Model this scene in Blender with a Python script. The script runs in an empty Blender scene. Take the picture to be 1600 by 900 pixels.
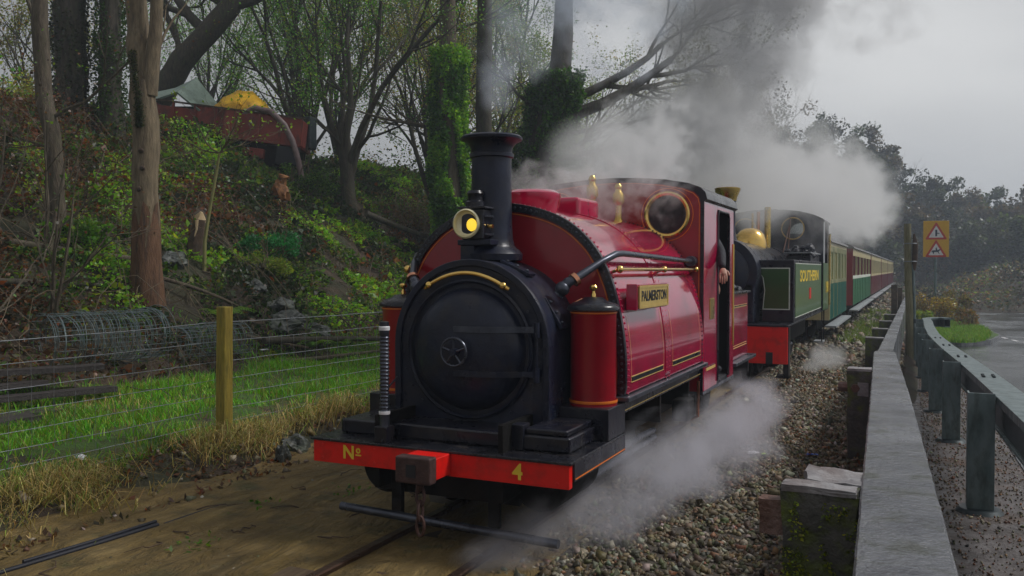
import bpy, bmesh, math, random
import numpy as np
from mathutils import Vector, Matrix, noise as mnoise
PI = math.pi
RAD = math.radians
S = bpy.context.scene
COL = S.collection
random.seed(7)
RNG = np.random.RandomState(11)

# ------------------------------------------------------------------ camera
cd = bpy.data.cameras.new('camera')
cam = bpy.data.objects.new('camera', cd); COL.objects.link(cam)
cam.location = (2.52, -4.29, 1.5)
cam.rotation_euler = (RAD(90 - 1.24), 0, RAD(25.1))
cd.sensor_width = 36; cd.lens = 30.2
cd.clip_start = 0.05; cd.clip_end = 2000
S.camera = cam
# ------------------------------------------------------------------ world, sun, exposure
SUN_EL, SUN_AZ = RAD(48), RAD(60)      # overcast: a broad soft sun, high, from ahead right
w = bpy.data.worlds.new('World'); S.world = w; w.use_nodes = True
nt = w.node_tree; nt.nodes.clear()
wo = nt.nodes.new('ShaderNodeOutputWorld'); bg = nt.nodes.new('ShaderNodeBackground')
sky = nt.nodes.new('ShaderNodeTexSky'); sky.sky_type = 'NISHITA'; sky.sun_disc = False
sky.sun_elevation = SUN_EL; sky.sun_rotation = SUN_AZ; sky.air_density = 2.0; sky.dust_density = 5.0
hs = nt.nodes.new('ShaderNodeHueSaturation'); hs.inputs['Saturation'].default_value = 0.12
nt.links.new(sky.outputs[0], hs.inputs['Color'])
tc = nt.nodes.new('ShaderNodeTexCoord')
nz = nt.nodes.new('ShaderNodeTexNoise'); nz.inputs['Scale'].default_value = 1.6; nz.inputs['Detail'].default_value = 4
mp = nt.nodes.new('ShaderNodeMapping'); mp.inputs['Scale'].default_value = (1, 1, 2.2)
nt.links.new(tc.outputs['Generated'], mp.inputs[0]); nt.links.new(mp.outputs[0], nz.inputs['Vector'])
cr = nt.nodes.new('ShaderNodeValToRGB')
cr.color_ramp.elements[0].position = .3; cr.color_ramp.elements[0].color = (2.6, 2.7, 2.9, 1)
cr.color_ramp.elements[1].position = .75; cr.color_ramp.elements[1].color = (5.6, 5.6, 5.6, 1)
nt.links.new(nz.outputs['Fac'], cr.inputs[0])
# sky colour is brightest straight ahead and dims away from there, like a vignette
dt = nt.nodes.new('ShaderNodeVectorMath'); dt.operation = 'DOT_PRODUCT'
dt.inputs[1].default_value = Vector((-.11, .97, .18)).normalized()
nt.links.new(tc.outputs['Generated'], dt.inputs[0])
mr = nt.nodes.new('ShaderNodeMapRange'); mr.inputs['From Min'].default_value = .84; mr.inputs['From Max'].default_value = 1.0
mr.inputs['To Min'].default_value = .44; mr.inputs['To Max'].default_value = .80
mr.interpolation_type = 'SMOOTHSTEP'
nt.links.new(dt.outputs['Value'], mr.inputs['Value'])
ml = nt.nodes.new('ShaderNodeVectorMath'); ml.operation = 'SCALE'
nt.links.new(cr.outputs[0], ml.inputs[0]); nt.links.new(mr.outputs[0], ml.inputs['Scale'])
mx = nt.nodes.new('ShaderNodeMixRGB'); mx.inputs[0].default_value = .8
nt.links.new(hs.outputs[0], mx.inputs[1]); nt.links.new(ml.outputs[0], mx.inputs[2])
nt.links.new(mx.outputs[0], bg.inputs['Color']); bg.inputs['Strength'].default_value = .13
nt.links.new(bg.outputs[0], wo.inputs['Surface'])
sl = bpy.data.lights.new('sun', 'SUN'); sun = bpy.data.objects.new('sun', sl); COL.objects.link(sun)
sl.energy = 1.5; sl.angle = RAD(12); sl.color = (1, .97, .93)
sdir = Vector((math.sin(SUN_AZ) * math.cos(SUN_EL), math.cos(SUN_AZ) * math.cos(SUN_EL), math.sin(SUN_EL)))
sun.rotation_euler = sdir.to_track_quat('Z', 'Y').to_euler()
S.view_settings.view_transform = 'Standard'; S.view_settings.look = 'None'
S.view_settings.exposure = 0.35; S.view_settings.gamma = 1
S.render.engine = 'CYCLES'
cy = S.cycles
cy.use_denoising = True
cy.volume_bounces = 2; cy.max_bounces = 7; cy.diffuse_bounces = 2; cy.glossy_bounces = 3; cy.transparent_max_bounces = 8
cy.transmission_bounces = 4
cy.volume_step_rate = 1.0; cy.volume_max_steps = 256
cy.caustics_reflective = False; cy.caustics_refractive = False

# ------------------------------------------------------------------ materials
MATS = {}
def mat(name, c1, c2=None, scale=6, rough=.6, metal=0, bump=0, bscale=None, coat=0, rvar=0, spec=.5, dirt=None, dscale=3, damt=.5, stretch=None, detail=5, contrast=.5):
    m = bpy.data.materials.new(name); m.use_nodes = True; t = m.node_tree; L = t.links
    b = t.nodes['Principled BSDF']
    b.inputs['Metallic'].default_value = metal; b.inputs['Roughness'].default_value = rough
    b.inputs['Specular IOR Level'].default_value = spec
    b.inputs['Coat Weight'].default_value = coat; b.inputs['Coat Roughness'].default_value = .06
    tc = t.nodes.new('ShaderNodeTexCoord'); vec = tc.outputs['Object']
    if stretch:
        mp = t.nodes.new('ShaderNodeMapping'); mp.inputs['Scale'].default_value = stretch
        L.new(vec, mp.inputs[0]); vec = mp.outputs[0]
    def noise(s, d=detail):
        n = t.nodes.new('ShaderNodeTexNoise'); n.inputs['Scale'].default_value = s; n.inputs['Detail'].default_value = d
        n.inputs['Roughness'].default_value = .6
        L.new(vec, n.inputs['Vector']); return n.outputs['Fac']
    c2 = c2 or tuple(min(1, v * 1.25 + .002) for v in c1)
    n1 = noise(scale)
    r = t.nodes.new('ShaderNodeValToRGB'); L.new(n1, r.inputs[0])
    r.color_ramp.elements[0].position = .5 - contrast * .35; r.color_ramp.elements[1].position = .5 + contrast * .35
    r.color_ramp.elements[0].color = (*c1, 1); r.color_ramp.elements[1].color = (*c2, 1)
    out = r.outputs[0]
    if dirt:
        n2 = noise(dscale, 7)
        k = t.nodes.new('ShaderNodeValToRGB'); L.new(n2, k.inputs[0])
        k.color_ramp.elements[0].position = .5; k.color_ramp.elements[1].position = .68
        k.color_ramp.elements[0].color = (0, 0, 0, 1); k.color_ramp.elements[1].color = (damt, damt, damt, 1)
        x = t.nodes.new('ShaderNodeMixRGB'); L.new(k.outputs[0], x.inputs[0]); L.new(out, x.inputs[1]); x.inputs[2].default_value = (*dirt, 1)
        out = x.outputs[0]
    L.new(out, b.inputs['Base Color'])
    if rvar:
        q = t.nodes.new('ShaderNodeMapRange'); L.new(noise(scale * .6, 6), q.inputs[0])
        q.inputs['From Min'].default_value = .3; q.inputs['From Max'].default_value = .7
        q.inputs['To Min'].default_value = max(.02, rough - rvar); q.inputs['To Max'].default_value = min(1, rough + rvar)
        L.new(q.outputs[0], b.inputs['Roughness'])
    if bump:
        bp = t.nodes.new('ShaderNodeBump'); bp.inputs['Strength'].default_value = bump; bp.inputs['Distance'].default_value = .02
        L.new(noise(bscale or scale * 3), bp.inputs['Height']); L.new(bp.outputs[0], b.inputs['Normal'])
    MATS[name] = m
    return m
def mat_attr(name, rough=.55, trans=0.0, bump=0):
    m = bpy.data.materials.new(name); m.use_nodes = True; t = m.node_tree; L = t.links
    b = t.nodes['Principled BSDF']; b.inputs['Roughness'].default_value = rough
    a = t.nodes.new('ShaderNodeAttribute'); a.attribute_name = 'col'
    L.new(a.outputs['Color'], b.inputs['Base Color'])
    if trans:
        tr = t.nodes.new('ShaderNodeBsdfTranslucent'); bc = t.nodes.new('ShaderNodeMixRGB'); bc.blend_type = 'MULTIPLY'; bc.inputs[0].default_value = 1; bc.inputs[2].default_value = (1.9, 1.8, 1.2, 1)
        L.new(a.outputs['Color'], bc.inputs[1]); L.new(bc.outputs[0], tr.inputs['Color'])
        mx = t.nodes.new('ShaderNodeMixShader'); mx.inputs[0].default_value = trans
        L.new(b.outputs[0], mx.inputs[1]); L.new(tr.outputs[0], mx.inputs[2])
        L.new(mx.outputs[0], t.nodes['Material Output'].inputs['Surface'])
    if bump:
        tc = t.nodes.new('ShaderNodeTexCoord'); n = t.nodes.new('ShaderNodeTexNoise'); n.inputs['Scale'].default_value = 60
        L.new(tc.outputs['Object'], n.inputs['Vector'])
        bp = t.nodes.new('ShaderNodeBump'); bp.inputs['Strength'].default_value = bump; bp.inputs['Distance'].default_value = .01
        L.new(n.outputs['Fac'], bp.inputs['Height']); L.new(bp.outputs[0], b.inputs['Normal'])
    MATS[name] = m
    return m
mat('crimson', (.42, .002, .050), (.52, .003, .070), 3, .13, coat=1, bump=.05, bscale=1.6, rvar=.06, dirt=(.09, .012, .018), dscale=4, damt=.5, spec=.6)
mat('crimson_shaded', (.28, .001, .010), (.34, .002, .014), 3, .28, coat=.5, dirt=(.12, .01, .01), dscale=4, damt=.4)  # same crimson darkened for end faces, their shade put into the colour
mat('beam_red', (.74, .006, .004), (.80, .012, .006), 4, .4, dirt=(.3, .02, .01), dscale=7, damt=.5, rvar=.1)
mat('smokebox_black', (.008, .010, .022), (.016, .021, .044), 5, .36, spec=.35, bump=.2, bscale=18, rvar=.16, dirt=(.045, .038, .034), dscale=7, damt=.5, detail=8)
mat('black_paint', (.006, .006, .012), (.012, .013, .024), 6, .3, coat=.15, spec=.4, bump=.08, bscale=25, rvar=.12, dirt=(.05, .04, .035), dscale=9, damt=.4)
mat('footplate_black', (.006, .007, .011), (.015, .016, .024), 9, .22, bump=.3, bscale=30, rvar=.15, dirt=(.06, .05, .045), dscale=14, damt=.5)
mat('underframe', (.003, .003, .003), (.009, .008, .008), 8, .7, spec=.2, bump=.3, dirt=(.03, .018, .012), damt=.5)
mat('brass', (.78, .50, .14), (.88, .60, .20), 8, .18, 1, rvar=.08)
mat('plate_brass', (.62, .44, .12), (.74, .54, .18), 14, .35, .35)
mat('brass_dull', (.55, .38, .10), (.70, .50, .16), 12, .3, 1, rvar=.1)
mat('copper', (.65, .30, .18), None, 8, .25, 1)
mat('orange_line', (.75, .16, .01), (.80, .22, .02), 10, .4)
mat('gold_line', (.60, .42, .12), (.68, .50, .18), 10, .4)
mat('yellow_letter', (.80, .55, .03), (.85, .62, .06), 10, .5)
mat('steel_pipe', (.05, .055, .075), (.10, .11, .14), 7, .3, .6, rvar=.12)
mat('coupler_iron', (.045, .022, .022), (.09, .05, .045), 20, .6, .3, bump=.4, dirt=(.12, .05, .03), damt=.5)
mat('cab_dark', (.008, .009, .012), (.015, .015, .02), 6, .7)
mat('coal', (.008, .009, .016), (.03, .034, .05), 12, .3, bump=.7, bscale=40)
mat('cream_glass', (.75, .68, .40), (.85, .80, .55), 30, .25, coat=1)
mat('dark_green', (.028, .085, .018), (.035, .10, .022), 4, .3, coat=.5)
mat('mid_green', (.10, .19, .085), (.12, .22, .10), 4, .3, coat=.5)
mat('white_line', (.62, .65, .58), None, 10, .4)
mat('teal_paint', (.035, .19, .15), (.05, .23, .18), 5, .3, coat=.4, dirt=(.1, .15, .12), damt=.4)
mat('emerald_paint', (.015, .20, .075), (.02, .24, .09), 5, .3, coat=.4)
mat('cream_paint', (.58, .50, .27), (.66, .57, .32), 5, .4, coat=.2, dirt=(.4, .33, .18), damt=.4)
mat('maroon_paint', (.20, .010, .035), (.26, .015, .045), 5, .3, coat=.5, dirt=(.14, .02, .03), damt=.4)
mat('coach_roof', (.09, .09, .10), (.15, .15, .16), 5, .6)
mat('coach_step', (.25, .27, .29), (.38, .40, .42), 6, .5)
mat('rail_steel', (.07, .04, .028), (.13, .08, .055), 14, .35, .7, bump=.2, rvar=.15)
mat('sleeper_wood', (.030, .020, .014), (.085, .055, .035), 5, .6, bump=.6, stretch=(12, 2, 12), dirt=(.10, .07, .04), damt=.5)
mat('crossing_board', (.050, .030, .018), (.115, .075, .042), 4, .45, bump=.5, stretch=(12, 1.2, 12), dirt=(.12, .09, .05), damt=.7)
mat('concrete_wall', (.10, .105, .125), (.215, .225, .245), 3.5, .2, bump=.9, bscale=34, rvar=.16, dirt=(.05, .055, .04), dscale=7, damt=.85, detail=10)
mat('mossy_concrete', (.035, .033, .030), (.10, .095, .085), 9, .7, bump=1.0, bscale=22, dirt=(.10, .13, .012), dscale=8, damt=.95, detail=8)
mat('pale_cap', (.16, .15, .16), (.36, .35, .36), 9, .6, bump=.6, dirt=(.10, .06, .05), damt=.7)
mat('rusty_iron', (.10, .045, .03), (.19, .10, .075), 15, .6, .2, bump=.7, dirt=(.25, .19, .18), damt=.6)
mat('galvanised', (.10, .145, .15), (.19, .24, .245), 5, .42, .45, bump=.12, rvar=.12, dirt=(.04, .05, .035), dscale=6, damt=.6, stretch=(3, 3, 1))
mat('barrier_dark', (.02, .03, .035), (.05, .065, .07), 6, .4, .4)
mat('post_wood', (.24, .18, .025), (.44, .34, .05), 7, .7, bump=.7, stretch=(9, 9, 1), dirt=(.06, .09, .015), damt=.6)
mat('pole_wood', (.14, .13, .06), (.30, .28, .18), 6, .75, bump=.7, stretch=(9, 9, 1), dirt=(.05, .06, .02), damt=.6)
mat('wire', (.17, .19, .21), (.28, .30, .32), 20, .4, .6)
mat('sign_yellow', (.62, .33, .005), (.66, .37, .008), 10, .4)
mat('sign_red', (.42, .025, .012), None, 10, .4)
mat('sign_white', (.62, .60, .62), None, 10, .4)
mat('sign_black', (.012, .02, .05), None, 10, .4)
mat('bark_pale', (.11, .085, .05), (.25, .19, .115), 5, .8, bump=1.0, bscale=14, stretch=(5, 5, .8), dirt=(.05, .03, .018), dscale=2.2, damt=.9, detail=8)
mat('bark_rust', (.10, .045, .02), (.20, .10, .05), 5, .75, bump=1.0, bscale=14, stretch=(5, 5, .8), dirt=(.03, .018, .012), dscale=2.4, damt=.9)
mat('bark_dark', (.030, .025, .018), (.085, .070, .050), 6, .85, bump=1.0, bscale=16, stretch=(4, 4, .8), dirt=(.045, .065, .015), dscale=3, damt=.6, detail=8)
mat('bark_mid', (.055, .042, .028), (.14, .11, .075), 7, .85, bump=.9, bscale=18, stretch=(4, 4, .8), dirt=(.05, .06, .02), dscale=3, damt=.5)
mat('twig', (.10, .075, .045), (.17, .13, .08), 8, .8)
mat('sapling_bark', (.17, .17, .05), (.28, .26, .10), 8, .6)
mat('carved_wood', (.15, .055, .015), (.36, .15, .035), 9, .6, bump=.8, bscale=30, dirt=(.06, .025, .01), dscale=11, damt=.9)
mat('pale_wood', (.50, .36, .20), (.66, .50, .30), 12, .7, bump=.6)
mat('stump_dark', (.035, .022, .014), (.10, .06, .035), 8, .8, bump=1.0, bscale=14)
mat('wagon_rust', (.16, .020, .014), (.26, .040, .024), 3, .6, bump=.4, dirt=(.045, .02, .016), dscale=4, damt=.8, stretch=(1, 3, .6))
mat('yellow_sheet', (.70, .38, .008), (.85, .50, .015), 4, .5, bump=.3, dirt=(.20, .10, .01), damt=.8)
mat('grey_sheet', (.14, .20, .175), (.22, .29, .25), 4, .5, bump=.2, dirt=(.05, .07, .05), damt=.6)
mat('hose_purple', (.13, .085, .085), (.20, .14, .14), 8, .5, bump=.3)
mat('slate_rock', (.035, .040, .038), (.10, .11, .10), 4, .5, bump=1.0, bscale=9, dirt=(.05, .07, .02), damt=.5, detail=9)
mat('plank_dark', (.018, .014, .014), (.060, .050, .048), 4, .5, bump=.6, stretch=(8, 2, 8))
mat('plastic_pipe', (.008, .009, .014), (.016, .018, .028), 8, .55, spec=.3)
mat('wire_coil', (.10, .14, .15), (.19, .24, .25), 10, .5, .4)
mat('skin', (.45, .24, .17), (.52, .29, .21), 20, .5)
mat('jacket', (.010, .011, .018), (.02, .022, .034), 12, .75, bump=.4)
mat('trouser', (.012, .012, .018), None, 12, .8)
mat('litter_white', (.65, .65, .68), None, 12, .4)
mat('litter_green', (.10, .55, .12), (.6, .5, .05), 25, .4)
mat('litter_blue', (.03, .10, .45), None, 12, .4)
mat_attr('leaves', .42, .42); mat_attr('grass', .5, .25); mat_attr('stones', .6, 0, .3); mat_attr('straw', .7, .15)
gm = bpy.data.materials.new('window_glass'); gm.use_nodes = True
g = gm.node_tree.nodes['Principled BSDF']; g.inputs['Base Color'].default_value = (.5, .55, .55, 1)
g.inputs['Roughness'].default_value = .04; g.inputs['Transmission Weight'].default_value = .92; g.inputs['IOR'].default_value = 1.25
MATS['window_glass'] = gm
lg = bpy.data.materials.new('lamp_glow'); lg.use_nodes = True; g = lg.node_tree.nodes['Principled BSDF']
g.inputs['Base Color'].default_value = (.9, .65, .05, 1); g.inputs['Emission Color'].default_value = (1, .68, .06, 1); g.inputs['Emission Strength'].default_value = .7; MATS['lamp_glow'] = lg
mat('dark_glass', (.02, .025, .03), (.04, .045, .05), 4, .08, coat=1)

def ground_material(name, kind):
    m = bpy.data.materials.new(name); m.use_nodes = True; t = m.node_tree; L = t.links; b = t.nodes['Principled BSDF']
    tc = t.nodes.new('ShaderNodeTexCoord')
    def noise(s, d=8, st=None, dist=0):
        n = t.nodes.new('ShaderNodeTexNoise'); n.inputs['Scale'].default_value = s; n.inputs['Detail'].default_value = d
        n.inputs['Roughness'].default_value = .62; n.inputs['Distortion'].default_value = dist
        if st:
            mp = t.nodes.new('ShaderNodeMapping'); mp.inputs['Scale'].default_value = st
            L.new(tc.outputs['Object'], mp.inputs[0]); L.new(mp.outputs[0], n.inputs['Vector'])
        else: L.new(tc.outputs['Object'], n.inputs['Vector'])
        return n.outputs['Fac']
    def ramp(f, stops):
        r = t.nodes.new('ShaderNodeValToRGB'); L.new(f, r.inputs[0]); e = r.color_ramp.elements
        while len(e) < len(stops): e.new(.5)
        for i, (p, c) in enumerate(stops): e[i].position = p; e[i].color = (*c, 1) if len(c) == 3 else c
        return r.outputs[0]
    def mix(f, a, c):
        x = t.nodes.new('ShaderNodeMixRGB'); L.new(f, x.inputs[0]); L.new(a, x.inputs[1])
        if isinstance(c, tuple): x.inputs[2].default_value = (*c, 1)
        else: L.new(c, x.inputs[2])
        return x.outputs[0]
    if kind == 'mud':
        base = ramp(noise(.9, 9, (1.6, .7, 1), .6), [(.28, (.105, .066, .016)), (.5, (.22, .145, .040)), (.72, (.34, .235, .080))])
        c = mix(ramp(noise(5, 9), [(.5, (0, 0, 0)), (.72, (.7, .7, .7))]), base, (.05, .040, .012))
        c = mix(ramp(noise(2.4, 6), [(.58, (0, 0, 0)), (.7, (.55, .55, .55))]), c, (.062, .080, .018))
        L.new(c, b.inputs['Base Color'])
        L.new(ramp(noise(1.2, 6, (1.6, .6, 1), .5), [(.35, (.34,) * 3), (.6, (.72,) * 3)]), b.inputs['Roughness'])
        bump = noise(4.5, 13, (1.8, .8, 1), 1.0); bs, bd = 1.0, .22
    elif kind == 'strip':
        c = ramp(noise(3.2, 8, None, .4), [(.3, (.075, .050, .014)), (.46, (.055, .085, .012)), (.6, (.045, .11, .008)), (.75, (.09, .13, .014))])
        L.new(c, b.inputs['Base Color']); b.inputs['Roughness'].default_value = .8
        bump = noise(18, 8); bs, bd = 1, .05
    elif kind == 'soil':
        c = ramp(noise(3, 9), [(.3, (.022, .015, .009)), (.5, (.05, .032, .018)), (.7, (.085, .055, .030))])
        c = mix(ramp(noise(.8, 5), [(.45, (0, 0, 0)), (.6, (.8, .8, .8))]), c, (.030, .038, .012))
        L.new(c, b.inputs['Base Color']); b.inputs['Roughness'].default_value = .85
        bump = noise(12, 9); bs, bd = 1, .08
    elif kind == 'ballast':
        c = ramp(noise(14, 8), [(.3, (.03, .026, .02)), (.5, (.075, .06, .045)), (.7, (.14, .12, .095))])
        L.new(c, b.inputs['Base Color']); b.inputs['Roughness'].default_value = .7
        bump = noise(30, 6); bs, bd = 1, .04
    elif kind == 'turf':
        c = ramp(noise(2.2, 8), [(.3, (.035, .065, .008)), (.55, (.055, .12, .012)), (.75, (.09, .14, .02))])
        L.new(c, b.inputs['Base Color']); b.inputs['Roughness'].default_value = .8
        bump = noise(30, 6); bs, bd = 1, .04
    elif kind == 'verge':
        c = ramp(noise(5, 9), [(.3, (.045, .036, .032)), (.5, (.095, .080, .078)), (.7, (.155, .14, .14))])
        c = mix(ramp(noise(1.6, 7), [(.5, (0, 0, 0)), (.62, (.8, .8, .8))]), c, (.085, .045, .025))
        L.new(c, b.inputs['Base Color'])
        L.new(ramp(noise(1.1, 5), [(.4, (.12,) * 3), (.6, (.6,) * 3)]), b.inputs['Roughness'])
        bump = noise(22, 9); bs, bd = .8, .03
    else:   # wet asphalt
        c = ramp(noise(.5, 9, None, .3), [(.35, (.028, .030, .034)), (.5, (.042, .045, .050)), (.68, (.065, .068, .074))])
        c = mix(ramp(noise(90, 3), [(.6, (0, 0, 0)), (.75, (.35, .35, .35))]), c, (.16, .16, .16))
        v = t.nodes.new('ShaderNodeTexVoronoi'); v.feature = 'DISTANCE_TO_EDGE'; v.inputs['Scale'].default_value = .28
        mp = t.nodes.new('ShaderNodeMapping'); L.new(tc.outputs['Object'], mp.inputs[0])
        va = t.nodes.new('ShaderNodeVectorMath'); va.operation = 'MULTIPLY_ADD'; va.inputs[1].default_value = (.5, .5, .5)
        nn = t.nodes.new('ShaderNodeTexNoise'); nn.inputs['Scale'].default_value = 2.5; L.new(tc.outputs['Object'], nn.inputs['Vector'])
        L.new(nn.outputs['Color'], va.inputs[0]); L.new(mp.outputs[0], va.inputs[2]); L.new(va.outputs[0], v.inputs['Vector'])
        c = mix(ramp(v.outputs['Distance'], [(.006, (.85,) * 3), (.016, (0, 0, 0))]), c, (.012, .012, .014))
        L.new(c, b.inputs['Base Color'])
        L.new(ramp(noise(.45, 6), [(.38, (.05,) * 3), (.62, (.30,) * 3)]), b.inputs['Roughness'])
        bump = noise(60, 4); bs, bd = .25, .01
    bp = t.nodes.new('ShaderNodeBump'); bp.inputs['Strength'].default_value = bs; bp.inputs['Distance'].default_value = bd
    L.new(bump, bp.inputs['Height']); L.new(bp.outputs[0], b.inputs['Normal'])
    MATS[name] = m
for k in ('strip', 'mud', 'soil', 'ballast', 'turf', 'verge', 'asphalt'): ground_material(k, k)

# ------------------------------------------------------------------ helpers
def tag(o, label=None, cat=None, group=None, kind=None):
    if label: o['label'] = label
    if cat: o['category'] = cat
    if group: o['group'] = group
    if kind: o['kind'] = kind
    return o
def root(name, label, cat, loc=(0, 0, 0), rz=0, group=None):
    o = bpy.data.objects.new(name, None); COL.objects.link(o); o.empty_display_size = .1
    o.location = loc; o.rotation_euler = (0, 0, rz)
    return tag(o, label, cat, group)
def frame_of(d):
    d = d.normalized(); u = Vector((0, 0, 1)) if abs(d.z) < .95 else Vector((0, 1, 0))
    a = d.cross(u).normalized(); return a, a.cross(d).normalized()
class MB:
    def __init__(s): s.v = []; s.f = []
    def add(s, vs, fs):
        n = len(s.v); s.v += [tuple(p) for p in vs]; s.f += [tuple(i + n for i in q) for q in fs]; return s
    def box(s, x0, x1, y0, y1, z0, z1, M=None):
        vs = [Vector((x, y, z)) for z in (z0, z1) for x, y in ((x0, y0), (x1, y0), (x1, y1), (x0, y1))]
        if M: vs = [M @ p for p in vs]
        return s.add(vs, [(3, 2, 1, 0), (4, 5, 6, 7), (0, 1, 5, 4), (1, 2, 6, 5), (2, 3, 7, 6), (3, 0, 4, 7)])
    def tube(s, pts, rad, n=12, cap=True, jit=0):
        pts = [Vector(p) for p in pts]
        if not hasattr(rad, '__len__'): rad = [rad] * len(pts)
        vs = []; A = None
        for i, p in enumerate(pts):
            d = (pts[min(i + 1, len(pts) - 1)] - pts[max(i - 1, 0)])
            if d.length < 1e-6: d = Vector((0, 0, 1))
            d.normalize()
            if A is None: A, B = frame_of(d)
            else:
                A = (A - d * A.dot(d)).normalized(); B = d.cross(A)
            B = d.cross(A)
            for k in range(n):
                a = 2 * PI * k / n; r = rad[i] * (1 + (random.uniform(-jit, jit) if jit else 0))
                vs.append(p + A * math.cos(a) * r + B * math.sin(a) * r)
        fs = [(i * n + k, i * n + (k + 1) % n, (i + 1) * n + (k + 1) % n, (i + 1) * n + k) for i in range(len(pts) - 1) for k in range(n)]
        if cap:
            fs.append(tuple(range(n - 1, -1, -1))); m = (len(pts) - 1) * n; fs.append(tuple(range(m, m + n)))
        return s.add(vs, fs)
    def cyl(s, p0, p1, r, r1=None, n=24): return s.tube([p0, p1], [r, r if r1 is None else r1], n)
    def lathe(s, prof, o=(0, 0, 0), axis='z', n=32):
        # prof: list of (radius, height along axis)
        o = Vector(o); vs = []
        for r, h in prof:
            for k in range(n):
                a = 2 * PI * k / n; c, q = math.cos(a) * r, math.sin(a) * r
                vs.append(o + (Vector((c, q, h)) if axis == 'z' else Vector((c, h, q)) if axis == 'y' else Vector((h, c, q))))
        fs = []
        for i in range(len(prof) - 1):
            for k in range(n):
                q = (i * n + k, i * n + (k + 1) % n, (i + 1) * n + (k + 1) % n, (i + 1) * n + k)
                fs.append(q if axis != 'y' else q[::-1])
        m = (len(prof) - 1) * n
        if prof[0][0] > .012 and prof[-1][0] > .012 and abs(prof[0][0] - prof[-1][0]) < .07 and abs(prof[0][1] - prof[-1][1]) < .07:   # a ring: close the profile
            fs += [(m + k, m + (k + 1) % n, (k + 1) % n, k) for k in range(n)]
        else: fs.append(tuple(range(n))); fs.append(tuple(range(m, m + n)))
        return s.add(vs, fs)
    def prism(s, out, y0, y1, plane='xz'):
        n = len(out)
        mk = (lambda a, b, h: (a, h, b)) if plane == 'xz' else (lambda a, b, h: (h, a, b)) if plane == 'yz' else (lambda a, b, h: (a, b, h))
        vs = [mk(a, b, y0) for a, b in out] + [mk(a, b, y1) for a, b in out]
        return s.add(vs, [tuple(range(n)), tuple(range(2 * n - 1, n - 1, -1))] + [(i, i + n, (i + 1) % n + n, (i + 1) % n) for i in range(n)])
    def band(s, outer, inner, y0, y1, plane='xz', closed=False):
        n = len(outer)
        mk = (lambda a, b, h: (a, h, b)) if plane == 'xz' else (lambda a, b, h: (h, a, b)) if plane == 'yz' else (lambda a, b, h: (a, b, h))
        vs = [mk(a, b, h) for h in (y0, y1) for ring in (outer, inner) for a, b in ring]
        O0, I0, O1, I1 = 0, n, 2 * n, 3 * n; fs = []
        for i in range(n if closed else n - 1):
            j = (i + 1) % n
            fs += [(O0 + i, O0 + j, I0 + j, I0 + i), (O1 + j, O1 + i, I1 + i, I1 + j), (O0 + j, O0 + i, O1 + i, O1 + j), (I0 + i, I0 + j, I1 + j, I1 + i)]
        if not closed:
            fs += [(O0, I0, I1, O1), (O0 + n - 1, O1 + n - 1, I1 + n - 1, I0 + n - 1)]
        return s.add(vs, fs)
    def ball(s, c, r, sx=1, sy=1, sz=1, n=14, m=8):
        prof = [(max(1e-4, r * math.sin(PI * i / m)), -r * math.cos(PI * i / m)) for i in range(m + 1)]
        t = MB().lathe(prof, (0, 0, 0), 'z', n)
        return s.add([(c[0] + x * sx, c[1] + y * sy, c[2] + z * sz) for x, y, z in t.v], t.f)
    def build(s, name, m, parent=None, smooth=False, bevel=0, seg=2, loc=None, ang=35):
        me = bpy.data.meshes.new(name); me.from_pydata(s.v, [], s.f)
        bm = bmesh.new(); bm.from_mesh(me); bmesh.ops.recalc_face_normals(bm, faces=bm.faces); bm.to_mesh(me); bm.free()
        me.materials.append(MATS[m])
        o = bpy.data.objects.new(name, me); COL.objects.link(o)
        if parent: o.parent = parent
        if loc: o.location = loc
        if smooth or bevel:
            me.polygons.foreach_set('use_smooth', [True] * len(me.polygons))
            me.set_sharp_from_angle(angle=RAD(ang))
        if bevel:
            b = o.modifiers.new('bevel', 'BEVEL'); b.width = bevel; b.segments = seg; b.limit_method = 'ANGLE'; b.angle_limit = RAD(40)
            b.harden_normals = True
        return o
def npmesh(name, V, F, m, col=None, parent=None, smooth=False):
    """V (n,3); F (k,c) faces of equal corner count; col (n,3) point colours."""
    me = bpy.data.meshes.new(name); V = np.asarray(V, np.float32); F = np.asarray(F, np.int32); c = F.shape[1]
    me.vertices.add(len(V)); me.vertices.foreach_set('co', V.ravel())
    me.loops.add(F.size); me.loops.foreach_set('vertex_index', F.ravel())
    me.polygons.add(len(F)); me.polygons.foreach_set('loop_start', np.arange(0, F.size, c, dtype=np.int32))
    me.polygons.foreach_set('loop_total', np.full(len(F), c, np.int32))
    if smooth: me.polygons.foreach_set('use_smooth', np.ones(len(F), bool))
    me.update(calc_edges=True)
    if col is not None:
        a = me.color_attributes.new('col', 'FLOAT_COLOR', 'POINT')
        C4 = np.ones((len(V), 4), np.float32); C4[:, :3] = col; a.data.foreach_set('color', C4.ravel())
    me.materials.append(MATS[m]); me.validate()
    o = bpy.data.objects.new(name, me); COL.objects.link(o)
    if parent: o.parent = parent
    return o
def text(body, size, m, parent, loc, rot, name='lettering', ex=.002, off=0, sx=1, align='CENTER'):
    cu = bpy.data.curves.new(name, 'FONT'); cu.body = body; cu.size = size; cu.extrude = ex; cu.offset = off
    cu.align_x = align; cu.align_y = 'CENTER'; cu.resolution_u = 3
    cu.materials.append(MATS[m]); tmp = bpy.data.objects.new(name, cu); COL.objects.link(tmp)
    me = bpy.data.meshes.new_from_object(tmp.evaluated_get(bpy.context.evaluated_depsgraph_get())); bpy.data.objects.remove(tmp)
    o = bpy.data.objects.new(name, me); COL.objects.link(o); o.parent = parent
    o.location = loc; o.rotation_euler = rot; o.scale = (sx, 1, 1); return o
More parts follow.
